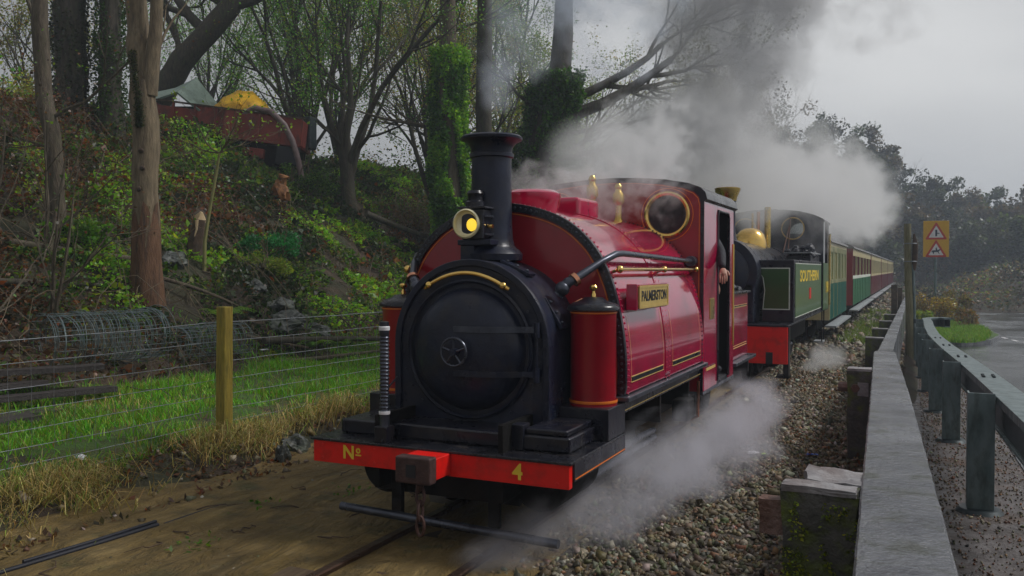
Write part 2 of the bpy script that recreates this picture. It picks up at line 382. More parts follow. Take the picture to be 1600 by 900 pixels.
def sm(x, a, b):
    t = np.clip((np.asarray(x, float) - a) / (b - a), 0, 1); return t * t * (3 - 2 * t)
# cheap smooth value noise (vectorised)
_T = np.random.RandomState(5).rand(256, 256)
def vn(x, y):
    x = np.asarray(x, float) % 256; y = np.asarray(y, float) % 256
    i = np.floor(x).astype(int); j = np.floor(y).astype(int); u = x - i; v = y - j
    u = u * u * (3 - 2 * u); v = v * v * (3 - 2 * v); i1 = (i + 1) % 256; j1 = (j + 1) % 256; i %= 256; j %= 256
    return (_T[i, j] * (1 - u) + _T[i1, j] * u) * (1 - v) + (_T[i, j1] * (1 - u) + _T[i1, j1] * u) * v
def fbm(x, y, o=4):
    r = 0; a = .5; t = 0
    for k in range(o): r = r + a * vn(x * 2 ** k + 17 * k, y * 2 ** k + 31 * k); t += a; a *= .5
    return r / t
def ground(x, y):
    x = np.asarray(x, float); y = np.asarray(y, float)
    z = np.full(np.broadcast(x, y).shape, -.145)
    z = z + .13 * sm(-x, 2.3, 2.95) * (.6 + .8 * fbm(x * 1.5, y * 1.5, 3))
    z = z + .05 * sm(-x, 4, 6.4)
    b = np.clip(-6.3 - x + .8 * (fbm(x * .25, y * .25, 2) - .5), 0, 7.2)
    z = z + .64 * b + (.55 * (fbm(x * .6 + 9, y * .6, 4) - .5)) * sm(b, 0, 1.5) + .10 * (fbm(x * 3, y * 3, 3) - .5) * sm(-x, 2.4, 3)
    z = z + .03 * np.clip(-x - 14, 0, 60)
    z = z - .10 * sm(x, .8, 2.1) * sm(-x, -2.5, -2.2)
    zr = np.where(y < 12, .04 - .032 * y, -.344 - .012 * (y - 12)); zr = np.maximum(zr, -.75)
    k = sm(x, 2.35, 2.5)
    z = z * (1 - k) + zr * k
    # far hill across the road and beyond the line
    d = y - (46 + .12 * x)
    h = 1.8 * sm(d, 0, 9) * sm(x, 3, 9) + (2.0 + 5.8 * sm(-x, -9, 2)) * sm(d, 20, 75) * (.75 + .5 * fbm(x * .03, y * .03, 2))
    return z + h * sm(y, 30, 60)
def gz(x, y): return float(ground(x, y))

# ------------------------------------------------------------------ ground sheets
def sheet(name, xs, ys, m, kind='structure', dz=0, fn=None):
    X, Y = np.meshgrid(xs, ys); Z = (fn or ground)(X, Y) + dz
    V = np.stack([X, Y, Z], -1).reshape(-1, 3); nx, ny = len(xs), len(ys)
    i = (np.arange(ny - 1)[:, None] * nx + np.arange(nx - 1)[None]).ravel()
    o = npmesh(name, V, np.stack([i, i + 1, i + 1 + nx, i + nx], -1), m, smooth=True)
    tag(o, kind=kind); return o
xs = np.unique(np.concatenate([np.linspace(-150, -30, 20), np.linspace(-30, 6, 181), np.linspace(6, 160, 40)]))
ys = np.unique(np.concatenate([np.linspace(-12, 30, 190), np.linspace(30, 130, 60), np.linspace(130, 420, 20)]))
sheet('ground', xs, ys, 'soil')
mx_ = np.linspace(-2.75, .72, 70); my_ = np.linspace(-8, 9, 180)
def mudf(x, y):
    edge = .16 * (fbm(y * 1.7, y * 0 + 3, 3) - .5) * 2
    return ground(x, y) + .024 - .07 * sm(-x, 2.35 + edge, 2.7 + edge) + .030 * (fbm(x * 2.4, y * .9, 5) - .5) - .006 * np.exp(-((x + 1.45 + .12 * np.sin(y * 1.3)) / .13) ** 2) - .006 * np.exp(-((x + .95 + .1 * np.sin(y * 1.1)) / .12) ** 2)
sheet('mud_path', mx_, my_, 'mud', fn=mudf)
sheet('trackbed', np.linspace(-1.6, .70, 12), np.linspace(9, 130, 120), 'ballast', dz=.02)
sheet('ballast_bed', np.linspace(.5, 2.36, 40), np.linspace(-6, 60, 260), 'ballast', dz=.015)
sheet('verge', np.linspace(2.47, 3.5, 14), np.linspace(-9, 34, 120), 'verge', dz=.008)
sheet('road', np.linspace(3.3, 90, 40), np.linspace(-12, 47, 80), 'asphalt', dz=.016)

# grassy traffic island with a kerb
isl = [(2.75, 19.5), (3.6, 19.9), (4.35, 21.3), (4.75, 23.5), (4.7, 27), (4.4, 32), (3.8, 40), (2.5, 44), (1.9, 30)]
def island(off, z0, z1, name, m):
    b = MB(); c = Vector((3.2, 28)); pts = []
    for i in range(len(isl)):
        for k in range(4):
            a = Vector(isl[i]); q = Vector(isl[(i + 1) % len(isl)]); p = a.lerp(q, k / 4); pts.append(p + (c - p).normalized() * off)
    zs = [gz(3.6, p.y) for p in pts]; n = len(pts)
    b.add([(p.x, p.y, z + z0) for p, z in zip(pts, zs)] + [(p.x, p.y, z + z1) for p, z in zip(pts, zs)] + [(c.x, c.y, gz(3.6, c.y) + z1 + .05)],
          [(i, (i + 1) % n, (i + 1) % n + n, i + n) for i in range(n)] + [(i + n, (i + 1) % n + n, 2 * n) for i in range(n)])
    return tag(b.build(name, m), kind='structure')
island(0, -.1, .12, 'kerb', 'concrete_wall'); island(.13, .0, .135, 'grass_island', 'turf')
# worn road markings
mk = MB()
for i in range(9):
    a = Vector((4.62 + .17 * i, 25.5 - 1.15 * i)); q = a + Vector((.07, -.6)); z = lambda p: gz(p.x, p.y) + .021
    mk.add([(a.x, a.y, z(a)), (a.x + .10, a.y, z(a)), (q.x + .10, q.y, z(q)), (q.x, q.y, z(q))], [(0, 1, 2, 3)])
tag(mk.build('road_marking', 'sign_white'), kind='structure')

# ------------------------------------------------------------------ railway track
tr = tag(bpy.data.objects.new('railway_track', None), kind='structure'); COL.objects.link(tr)
for x in (-.315, .355):
    MB().prism([(x - .032, -.10), (x - .024, -.094), (x + .024, -.094), (x + .032, -.10), (x + .03, -.125), (x + .01, -.135), (x + .01, -.2), (x - .01, -.2), (x - .01, -.135), (x - .03, -.125)], -8, 125).build('rail', 'rail_steel', tr, smooth=True)
for x0, x1 in ((-.27, -.10), (-.09, .09), (.10, .27), (-.56, -.37), (.37, .56)):
    MB().box(x0 + .006, x1 - .006, -6, -.55 + random.uniform(-.05, .2), -.2, -.118 + random.uniform(-.006, .006)).build('crossing_board', 'crossing_board', tr, bevel=.006)
sm_ = MB().box(-.62, .62, -.11, .11, -.25, -.125).build('sleeper', 'sleeper_wood', tr, bevel=.01, loc=(0, 0, 0))
for k in range(70):
    o = sm_ if k == 0 else sm_.copy()
    if k: COL.objects.link(o); o.parent = tr
    o.location = (random.uniform(-.02, .02), .3 + .68 * k, .0)

# ------------------------------------------------------------------ scatter helpers
def quads(P, size, col, up=.3, asp=.6, fold=True, seed=1):
    """leaf shaped quads (diamond) at points P, sizes (n,), colours (n,3)"""
    r = np.random.RandomState(seed); n = len(P)
    d = r.normal(size=(n, 3)); d[:, 2] *= .7; d /= np.linalg.norm(d, axis=1)[:, None] + 1e-9
    nn = r.normal(size=(n, 3)); nn[:, 2] += up * 3; s = np.cross(d, nn); s /= np.linalg.norm(s, axis=1)[:, None] + 1e-9
    size = np.asarray(size)[:, None] * np.ones((n, 1))
    nr = np.cross(d, s) * .12
    a = P; b = P + d * size * .5 + s * size * asp * .5 + nr * size; c = P + d * size; e = P + d * size * .5 - s * size * asp * .5 + nr * size
    V = np.stack([a, b, c, e], 1).reshape(-1, 3); F = np.arange(4 * n).reshape(-1, 4)
    return V, F, np.repeat(col, 4, 0)
def pal(cols, n, r, wts=None, var=.25):
    c = np.asarray(cols)[r.choice(len(cols), n, p=wts)]
    return np.clip(c * (1 + var * r.normal(size=(n, 1))) * (1 + .08 * r.normal(size=(n, 3))), .004, 1)
def blades(P, h, wdt, col, lean=.35, seed=1, droop=0):
    r = np.random.RandomState(seed); n = len(P); a = r.rand(n) * 2 * PI
    side = np.stack([np.cos(a), np.sin(a), 0 * a], 1) * (wdt / 2)[:, None]
    ln = r.normal(size=(n, 3)) * lean; ln[:, 2] = 1; ln /= np.linalg.norm(ln, axis=1)[:, None]
    mid = P + ln * (h * .55)[:, None]; l2 = ln.copy(); l2[:, :2] *= 2.2; l2[:, 2] -= droop; l2 /= np.linalg.norm(l2, axis=1)[:, None]
    tip = mid + l2 * (h * .5)[:, None]
    V = np.stack([P - side, P + side, mid + side * .7, mid - side * .7, tip], 1).reshape(-1, 3)
    k = np.arange(n)[:, None] * 5
    F = np.concatenate([k + [0, 1, 2], k + [0, 2, 3], k + [3, 2, 4]])
    return V, F, np.repeat(col, 5, 0)
GREEN = [(.045, .13, .008), (.075, .18, .010), (.12, .22, .012), (.035, .085, .010)]
DARKG = [(.020, .058, .010), (.03, .075, .012), (.045, .085, .014)]
BROWN = [(.095, .038, .012), (.14, .065, .020), (.055, .028, .012), (.15, .045, .014), (.06, .045, .015)]

# ballast stones
def stones(name, n, xr, yr, size, cols, dz=0, seed=3, dens=None, label=None):
    r = np.random.RandomState(seed)
    x = r.uniform(*xr, n); t = r.rand(n)
    y = yr[0] + (yr[1] - yr[0]) * t ** 1.7
    if dens is not None: k = r.rand(n) < dens(x, y); x, y = x[k], y[k]; n = len(x)
    s = size * np.exp(.32 * r.normal(size=n)) * (1 + .03 * np.clip(y, 0, 30))
    base = np.array([(-1, -1, -1), (1, -1, -1), (1, 1, -1), (-1, 1, -1), (-1, -1, 1), (1, -1, 1), (1, 1, 1), (-1, 1, 1)], float)
    base[4:, :2] *= .62
    V = base[None] * (1 + .38 * r.normal(size=(n, 8, 3))) * np.array([1, .8, .6])
    q = r.normal(size=(n, 4)); q /= np.linalg.norm(q, axis=1)[:, None]
    w_, a, b, c = q.T
    R = np.stack([1 - 2 * (b * b + c * c), 2 * (a * b - c * w_), 2 * (a * c + b * w_), 2 * (a * b + c * w_), 1 - 2 * (a * a + c * c), 2 * (b * c - a * w_), 2 * (a * c - b * w_), 2 * (b * c + a * w_), 1 - 2 * (a * a + b * b)], -1).reshape(n, 3, 3)
    V = np.einsum('nij,nkj->nki', R, V) * s[:, None, None] * .5
    V += np.stack([x, y, ground(x, y) + dz + s * .25 + .01], -1)[:, None]
    F = np.array([(3, 2, 1, 0), (4, 5, 6, 7), (0, 1, 5, 4), (1, 2, 6, 5), (2, 3, 7, 6), (3, 0, 4, 7)])
    Fa = (F[None] + 8 * np.arange(n)[:, None, None]).reshape(-1, 4)
    o = npmesh(name, V.reshape(-1, 3), Fa, 'stones', np.repeat(pal(cols, n, r, var=.35), 8, 0))
    return tag(o, label, 'ballast' if label else None, kind='stuff')
SC = [(.095, .070, .034), (.14, .11, .060), (.055, .044, .028), (.18, .15, .095), (.15, .075, .035), (.28, .25, .20), (.08, .085, .036), (.12, .085, .035)]
stones('ballast', 48000, (.46, 2.34), (-4.5, 16), .026, SC, dens=lambda x, y: .45 + .55 * sm(x, .5, .9), label='grey brown track ballast stones between the train and the low wall')
stones('track_ballast', 9000, (-1.5, 2.3), (12, 60), .055, SC, .0, 5, label='far ballast stones along the line beside the coaches')
stones('loose_stones', 900, (-3.1, -1.9), (-2.5, 8), .034, SC, 0, 8, dens=lambda x, y: .15 + .85 * sm(-x, 2.1, 2.5) * sm(y, -1, 2.5), label='loose stones scattered along the edge of the mud by the fence')
stones('grit', 7000, (-2.4, .45), (-3.5, 5), .009, SC, .0, 9, label='fine grit lying on the muddy path')
stones('verge_grit', 9000, (2.60, 3.5), (-3.5, 12), .009, SC + [(.14, .05, .02), (.16, .07, .03)], .0, 10, label='grit and leaf crumbs on the verge below the metal barrier')
# fallen leaves on the ballast and the muddy edge
r = np.random.RandomState(21)
n = 5200; x = r.uniform(.7, 2.33, n); y = -3.5 + 16 * r.rand(n) ** 1.4
k = fbm(x * .9 + 4, y * .5, 3) + .30 * sm(x, 1.2, 2.1) > .62; x, y = x[k], y[k]
P = np.stack([x, y, ground(x, y) + .045], -1)
V, F, C_ = quads(P, r.uniform(.025, .06, len(P)), pal(BROWN + [(.2, .13, .05)], len(P), r), up=1.5, seed=4)
tag(npmesh('fallen_leaves', V, F, 'leaves', C_), 'rusty brown fallen leaves lying over the ballast by the wall', 'leaf litter', kind='stuff')
n = 9000; x = -3.3 + 1.2 * r.rand(n); y = -4 + 13 * r.rand(n)
P = np.stack([x, y, ground(x, y) + .02], -1); k = (fbm(x * 2, y * 2, 3) > .47) | ((x + 2.6) ** 2 + (y - 1.1) ** 2 < .35); P = P[k]
V, F, C_ = quads(P, r.uniform(.03, .07, len(P)), pal(BROWN + [(.06, .05, .02), (.05, .035, .03)], len(P), r), up=1.2, seed=5)
tag(npmesh('leaf_litter', V, F, 'leaves', C_), 'dead brown leaves and scraps along the foot of the wire fence', 'leaf litter', kind='stuff')

# grass strip beyond the fence
r = np.random.RandomState(31)
n = 150000; x = r.uniform(-7.4, -2.95, n); y = -3 + 19 * r.rand(n) ** 1.2
path = np.exp(-((x + 3.75 + .25 * np.sin(y * .7)) / .45) ** 2) * sm(-y, -4.6, -2.6)
left = sm(-x, 6.2, 7.0) + sm(-x - .12 * (4 - y), 5.9, 6.3) * sm(-y, -5.5, -3.5)
k = r.rand(n) < (1 - .93 * path) * (1 - .93 * np.clip(left, 0, 1)) * (.35 + .65 * sm(-x, 3.1, 3.8)) * (.22 + 1.0 * (fbm(x * 1.4, y * 1.4, 3) > .45)); x, y = x[k], y[k]
P = np.stack([x, y, ground(x, y) - .01], -1); n = len(P)
V, F, C_ = blades(P, r.uniform(.05, .14, n) * (.6 + .8 * fbm(x, y, 2)), r.uniform(.008, .015, n), pal([(.07, .30, .006), (.13, .38, .008), (.20, .40, .012), (.22, .30, .03), (.28, .24, .06)], n, r, [.25, .3, .2, .15, .1]) * (.55 + .8 * fbm(x * 1.2 + 9, y * 1.2, 3))[:, None], seed=6)
tag(npmesh('grass', V, F, 'grass', C_), 'bright green grass strip growing between fence and bank', 'grass', kind='stuff')
sheet('turf_strip', np.linspace(-6.4, -3.1, 40), np.linspace(-4, 22, 90), 'strip', dz=.006)
# straw clumps along the fence
STRAW = [(.46, .34, .10), (.32, .23, .06), (.52, .42, .17), (.20, .15, .04), (.18, .24, .03)]
def straw(name, cx, cy, rx, ry, n, h, label, seed):
    r = np.random.RandomState(seed); x = cx + rx * r.normal(size=n); y = cy + ry * r.normal(size=n); k = fbm(x * 3.5, y * 3.5, 2) > .42; x, y = x[k], y[k]; n = len(x)
    P = np.stack([x, y, ground(x, y)], -1)
    V, F, C_ = blades(P, r.uniform(.5, 1.1, n) * h, r.uniform(.004, .008, n), pal(STRAW, n, r), lean=.55, seed=seed, droop=1.1)
    return tag(npmesh(name, V, F, 'straw', C_), label, 'dead grass', 'dead straw clumps along the fence')
straw('dead_grass', -2.85, 1.45, .16, .35, 1700, .34, 'hanging clump of dead straw grass at the foot of the wooden fence post', 41)
straw('dead_grass', -2.9, 3.4, .12, .75, 1900, .46, 'long row of tall straw grass between fence post and engine', 42)
straw('dead_grass', -2.75, -.3, .20, .25, 1500, .34, 'rounded mound of dead straw at the near left by the black pipe', 43)
straw('dead_grass', -5.6, 2.6, .55, .8, 1500, .22, 'flattened straw beside the stacked dark planks', 44)
straw('dead_grass', -2.75, -1.2, .3, .4, 1100, .15, 'matted straw in the bottom left corner', 45)
# weeds on mud
r = np.random.RandomState(51)
ws = [(-1.55, .35), (-1.2, .9), (1.55, -1.2), (-1.3, -.5), (-2.3, 2.9)]
cx = np.concatenate([wx + .07 * r.normal(size=60) for wx, wy in ws]); cyy = np.concatenate([wy + .09 * r.normal(size=60) for wx, wy in ws])
P = np.stack([cx, cyy, ground(cx, cyy) + .02], -1)
V, F, C_ = quads(P, r.uniform(.02, .05, len(P)), pal(GREEN[:3], len(P), r), up=.8, seed=3)
tag(npmesh('weeds', V, F, 'leaves', C_), 'small green weeds poking through the mud and stones', 'weeds', kind='stuff')

# undergrowth on the bank
r = np.random.RandomState(61)
n = 360000
x = -6.35 - 9.5 * r.rand(n) ** .95; y = -3 + 38 * r.rand(n) ** 1.35
cl = fbm(x * .75, y * .75, 4); cl2 = fbm(x * .38 + 50, y * .38, 3); gap = fbm(x * 1.6 + 20, y * 1.6, 3)
k = (gap + .25 * cl > .50 - .10 * sm(-x, 8, 12)) & (r.rand(n) < .45 + .55 * sm(-x, 6.5, 8)); x, y, cl, cl2, gap = x[k], y[k], cl[k], cl2[k], gap[k]; n = len(x)
hgt = (.05 + .85 * np.clip(cl - .36, 0, 1) + .45 * np.clip(gap - .5, 0, 1)) * (.6 + .7 * sm(-x, 8, 11))
P = np.stack([x, y, ground(x, y) + hgt * r.rand(n) ** .5 + .02], -1)
col = pal(GREEN + DARKG + [(.10, .13, .02), (.14, .20, .015)], n, r)
brn = pal(BROWN, n, r)
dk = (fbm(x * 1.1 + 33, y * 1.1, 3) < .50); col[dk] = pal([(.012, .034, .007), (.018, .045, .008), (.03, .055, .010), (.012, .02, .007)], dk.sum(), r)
m1 = r.rand(n) < np.clip(.14 + 3.0 * (cl2 - .51) + .45 * sm(-gap, -.52, -.40) - .35 * sm(-x, 9, 12), .04, .85)
col[m1] = brn[m1]
lim = (fbm(x * .9 + 80, y * .9, 2) > .635) & ~m1; col[lim] = pal([(.16, .36, .010), (.12, .30, .01), (.26, .36, .02)], lim.sum(), r)
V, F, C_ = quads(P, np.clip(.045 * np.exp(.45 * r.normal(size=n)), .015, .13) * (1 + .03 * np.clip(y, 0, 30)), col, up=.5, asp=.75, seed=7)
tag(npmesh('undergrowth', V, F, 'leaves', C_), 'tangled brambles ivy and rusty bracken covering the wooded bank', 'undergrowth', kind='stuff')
# bramble stems
def vines(name, n, xr, yr, L, rad, m, label, cat, seed, arch=.5, kind='stuff'):
    rr = random.Random(seed); b = MB()
    for i in range(n):
        x = rr.uniform(*xr); y = rr.uniform(*yr); a = rr.uniform(0, 2 * PI); l = L * rr.uniform(.4, 1.2); p = []
        for k in range(6):
            t = k / 5; qx = x + math.cos(a) * l * t + rr.uniform(-.04, .04); qy = y + math.sin(a) * l * t + rr.uniform(-.04, .04)
            p.append((qx, qy, gz(qx, qy) + arch * l * math.sin(PI * t * .85) * rr.uniform(.7, 1.1) + .03))
        b.tube(p, [rad * (1 - .6 * k / 5) for k in range(6)], 4, False)
    return tag(b.build(name, m, smooth=True), label, cat, kind=kind)
vines('bramble_stems', 700, (-14, -6.6), (-2, 22), 1.1, .006, 'twig', 'thin arching bramble stems over the bank', 'brambles', 3)
vines('fallen_twigs', 130, (-9.5, -6.2), (0, 11), 1.0, .014, 'bark_mid', 'fallen twigs and sticks strewn at the foot of the bank', 'twigs', 4, .06)
vines('mud_twigs', 26, (-2.3, -.6), (-2, 3), .22, .005, 'stump_dark', 'short dark twigs lying on the muddy path', 'twigs', 5, .05)

# ------------------------------------------------------------------ trees
def branchy(b, tips, p, d, L, rad, lvl, rr, gnarl=.25, up=.15, ratio=.62, kids=3, nseg=5, sides=(12, 8, 5, 4, 3)):
    pts = [Vector(p)]; d = Vector(d).normalized(); rs = [rad]
    for k in range(nseg):
        d = (d + Vector((rr.uniform(-1, 1), rr.uniform(-1, 1), rr.uniform(-.6, 1) + up)) * gnarl).normalized()
        pts.append(pts[-1] + d * L / nseg); rs.append(rad * (1 - .55 * (k + 1) / nseg))
    b.tube(pts, rs, sides[min(4 - min(lvl, 4), 4)], lvl == 0)
    if lvl <= 1: tips.extend([tuple(q) for q in pts[2:]])
    if lvl == 0: return
    for i in range(kids):
        k = rr.randint(1, nseg - 1) if i else nseg
        a, c = frame_of((pts[k] - pts[k - 1])); an = rr.uniform(0, 2 * PI); base = (pts[k] - pts[k - 1]).normalized()
        sp = rr.uniform(.45, 1.0) if i else rr.uniform(.1, .4)
        nd = base + (a * math.cos(an) + c * math.sin(an)) * sp
        branchy(b, tips, pts[k], nd, L * ratio * rr.uniform(.75, 1.2), rs[k] * .72, lvl - 1, rr, gnarl, up, ratio, kids, nseg, sides)
def leafcloud(tips, n, spread, size, cols, seed, wts=None):
    r = np.random.RandomState(seed); T = np.asarray(tips); k = r.randint(0, len(T), n)
    # uneven: some twigs carry many leaves, some hardly any
    wt = r.rand(len(T)) ** 1.5; k = r.choice(len(T), n, p=wt / wt.sum())
    P = T[k] + r.normal(size=(n, 3)) * spread
    shade = (.75 + .5 * r.rand(len(T)))[k][:, None]
    return quads(P, r.uniform(.6, 1.3, n) * size, pal(cols, n, r) * shade, up=.3, asp=.75, seed=seed + 1)
def tree(label, loc, trunk_pts, rad, limbs, leaf=None, group=None, bark='bark_dark', seed=1, name='tree', lvl=3, sides=14, gnarl=.25, up=.15, jit=.05, kids=3, ratio=.62, z=None):
    """trunk_pts: polyline relative to loc; limbs: list of (index on trunk, direction, length, radius)."""
    rr = random.Random(seed); random.seed(seed)
    t = root(name, label, 'tree', (loc[0], loc[1], gz(*loc) if z is None else z), group=group)
    b = MB(); tips = []
    P = [Vector(p) for p in trunk_pts]; R = rad if hasattr(rad, '__len__') else [rad * (1 - .5 * i / (len(P) - 1)) for i in range(len(P))]
    # smooth the trunk polyline
    Q, RR = [], []
    for i in range(len(P) - 1):
        for k in range(4):
            u = k / 4; Q.append(P[i].lerp(P[i + 1], u) + Vector((rr.uniform(-1, 1), rr.uniform(-1, 1), 0)) * R[i] * .12); RR.append(R[i] * (1 - u) + R[i + 1] * u)
    Q.append(P[-1]); RR.append(R[-1]); RR[0] *= 1.35; RR[1] *= 1.1
    b.tube(Q, RR, sides, True, jit); b.build('trunk', bark, t, smooth=True, ang=80)
    lb = MB()
    for (i, d, L, r_) in limbs:
        j = min(int(i * 4), len(Q) - 1); branchy(lb, tips, Q[j], d, L, r_, lvl, rr, gnarl, up, ratio, kids)
    if limbs: lb.build('branches', bark, t, smooth=True, ang=80)
    if leaf and tips:
        n, sp, sz, cols = leaf; V, F, C_ = leafcloud(tips, int(n * 3.2), sp * .5, sz * .72, cols, seed + 5)
        npmesh('crown', V, F, 'leaves', C_, t)
    t['_q'] = 0; del t['_q']
    return t, Q, RR
def ivy(t, Q, RR, n, size, cols, seed, z0=0, z1=99, thick=.12, light=None):
    r = np.random.RandomState(seed); Qa = np.array([tuple(q) for q in Q]); Ra = np.array(RR)
    u = r.rand(n * 2) * (len(Q) - 1); i = u.astype(int); f = (u - i)[:, None]; c = Qa[i] * (1 - f) + Qa[i + 1] * f; rad = Ra[i] * (1 - f[:, 0]) + Ra[i + 1] * f[:, 0]
    k = (c[:, 2] > z0) & (c[:, 2] < z1); c, rad = c[k][:n], rad[k][:n]; m = len(c)
    a = r.rand(m) * 2 * PI
    lump = .5 + 1.1 * fbm(a * 1.3 + seed, c[:, 2] * 1.4, 3)
    rr_ = rad + thick * lump * r.rand(m) ** .6
    P = c + np.stack([np.cos(a) * rr_, np.sin(a) * rr_, r.normal(size=m) * .04], -1)
    keep = fbm(a * .9 + 7, c[:, 2] * 1.1 + 3, 2) > .22; P = P[keep]; m = len(P); a = a[keep]
    col = pal(cols, m, r)
    if light is not None:
        kk = fbm(a * 1.5, P[:, 2] * 1.2, 2) > .52; col[kk] = pal(light, kk.sum(), r)
    V, F, C_ = quads(P, r.uniform(.6, 1.2, m) * size, col, up=.2, asp=.9, seed=seed)
    return npmesh('ivy', V, F, 'leaves', C_, t)
IVY = [(.03, .10, .010), (.045, .13, .012), (.065, .16, .014)]
IVYL = [(.10, .26, .015), (.15, .32, .02), (.20, .36, .03)]

# big pale forked trunk in front
t, Q, RR = tree('large pale bare trunk forking high up, its dark rusty base standing on the bank', (-7.68, 4.85),
    [(0, 0, -.5), (.0, 0, 1.2), (-.03, .02, 2.6), (-.04, .02, 3.3), (-.14, .0, 3.95), (-.26, .0, 6.2)], [.195, .18, .185, .19, .15, .12],
    [(4, (-.5, -.3, 1), 1.8, .06), (3, (.3, .4, .5), 1.2, .03)], None, bark='bark_pale', seed=2, jit=.07, lvl=2, sides=18)
MB().tube([(.02, .02, 3.0), (.12, .02, 3.45), (.20, .02, 3.9), (.25, .02, 4.7), (.27, .03, 6.6)], [.14, .115, .09, .085, .08], 14, True, .06).build('fork', 'bark_pale', t, smooth=True, ang=80)
rr = random.Random(5)
ring = lambda z, e: [(math.cos(2 * PI * k / 14) * (.245 + e), math.sin(2 * PI * k / 14) * (.245 + e), z) for k in range(14)]
b = MB(); vs = []
for zi, (z, e) in enumerate([(-.1, .09), (.25, .045), (.6, .02), (.95, .005), (1.25, -.004)]):
    for k in range(20):
        a = 2 * PI * k / 20; q = .192 + e * .8 + rr.uniform(-.008, .012); zz = z + (rr.uniform(-.25, .2) if zi == 4 else 0)
        vs.append((math.cos(a) * q, math.sin(a) * q, zz))
b.add(vs, [(i * 20 + k, i * 20 + (k + 1) % 20, (i + 1) * 20 + (k + 1) % 20, (i + 1) * 20 + k) for i in range(4) for k in range(20)])
b.build('stripped_bark', 'bark_rust', t, smooth=True, ang=70)
V, F, C_ = quads(np.array([(lambda q: (.02 + .07 * math.sin(q * 3) + .04 * rr.gauss(0, 1), -.185 + .012 * rr.gauss(0, 1), q))(2.5 + 1.1 * (rr.random() if k % 3 else rr.random() ** 2 * .4)) for k in range(1800)]), np.full(1800, .028), pal([(.025, .04, .010), (.02, .03, .01), (.05, .07, .01)], 1800, RNG), seed=3)
tag(npmesh('moss', V, F, 'leaves', C_, t), kind='stuff')
b = MB()
for (a, z) in ((-.6, 1.9), (-.3, 1.6), (-.5, 2.15)):
    MB().ball((math.sin(a) * -.19 + .0, -math.cos(a) * .19, z), .05, 1, .5, .8).build('bracket_fungus', 'stump_dark', t, smooth=True)

tree('slim brown tree leaning at the far left with drooping bare twigs', (-9.2, 4.6),
    [(0, 0, -.1), (-.1, 0, 1.3), (-.35, 0, 2.2), (-.42, 0, 4.2), (-.45, 0, 6.5)], [.10, .12, .12, .11, .09],
    [(1.5, (.6, .1, .3), 1.6, .03), (2.5, (-.6, -.1, .4), 1.5, .035), (3.2, (.6, -.2, .5), 1.7, .04), (3.6, (-.7, .2, .5), 1.7, .04), (1, (-.5, -.4, .2), 1.2, .02)],
    (260, .06, .05, GREEN + BROWN), bark='bark_mid', seed=3)
t, Q, RR = tree('thick dark trunk on the crest second from the left', (-13.5, 8.15), [(0, 0, -.3), (0, 0, 1.5), (.03, 0, 3), (.0, 0, 6)], [.33, .31, .30, .27],
    [(2.2, (.6, 0, .5), 1.6, .07), (2.6, (-.6, 0, .4), 1.8, .07)], (500, .1, .06, DARKG), seed=4)
ivy(t, Q, RR, 2500, .06, [(.02, .03, .012), (.03, .04, .016)], 4, 0, 3, .06)
t, Q, RR = tree('dark ivy wrapped trunk just left of the pale forked tree', (-12.75, 8.5), [(0, 0, -.3), (0, 0, 1.5), (.05, 0, 3), (.1, 0, 6)], [.25, .22, .20, .18],
    [(2.0, (-.6, 0, .3), 2.0, .06), (2.4, (.7, 0, .5), 2.0, .06)], (600, .12, .06, DARKG), seed=5)
ivy(t, Q, RR, 5000, .06, DARKG, 5, 0, 5, .12)
# leaning oak behind the wagon
tree('mossy oak limb leaning right above the abandoned wagon', (-17.4, 13.0), [(0, 0, -.3), (.55, .3, 1.4), (1.4, .6, 2.7), (2.6, 1.2, 4.2), (3.0, 1.6, 6.5)], [.42, .36, .33, .28, .2],
    [(3.0, (.9, .6, .5), 3.6, .16), (3.6, (1, .4, .7), 3.6, .14), (2.6, (-.9, -.2, .8), 3.6, .15), (3.2, (-1, -.5, .5), 3.4, .12), (3.9, (.3, .2, 1), 3.0, .14), (2.0, (-.7, .0, 1), 3.0, .1)],
    (1600, .18, .08, [(.06, .09, .02), (.08, .10, .03), (.04, .07, .015)]), seed=6, lvl=3, gnarl=.33)
# multi-stem leafy trees on the crest
def multistem(label, loc, n, H, rad, leaf, seed, group='slender multi-stemmed trees on the crest', bark='bark_dark', sp=.32, lvl=3, off=None, up=.25):
    rr = random.Random(seed)
    limbs = [(.6 + .5 * (i % 2), (rr.uniform(-sp, sp) * 1.4, rr.uniform(-sp, sp), 1), H * rr.uniform(.55, .85), rad * rr.uniform(.35, .65)) for i in range(n)]
    return tree(label, loc, [(0, 0, -.2), (rr.uniform(-.05, .05), 0, H * .12), (rr.uniform(-.2, .2), 0, H * .28)], [rad, rad * .9, rad * .7], limbs, leaf, group, bark, seed, lvl=lvl, gnarl=.2, up=up, kids=4, ratio=.55)
LG = [(.06, .20, .02), (.09, .26, .022), (.14, .30, .025), (.05, .14, .02), (.2, .26, .03)]
LY = [(.16, .22, .02), (.24, .26, .03), (.12, .19, .02), (.28, .22, .03), (.17, .12, .03)]
multistem('slim many-stemmed tree with a dark forked base right of the wagon hose', (-11.2, 14.7), 6, 7.5, .20, (5200, .26, .085, LG), 7)
multistem('green leafed tree directly behind the wagon tail', (-14.5, 17.0), 6, 7.0, .16, (7500, .30, .09, LG), 8)
multistem('yellowish leaved tree between the forked base and the bright ivy trunk', (-10.8, 18.6), 6, 7.0, .14, (3800, .28, .085, LY), 9)
multistem('tall thin tree behind the wagon with yellow green haze of leaves', (-15.5, 20.0), 6, 8.0, .14, (5200, .32, .10, LY), 10)
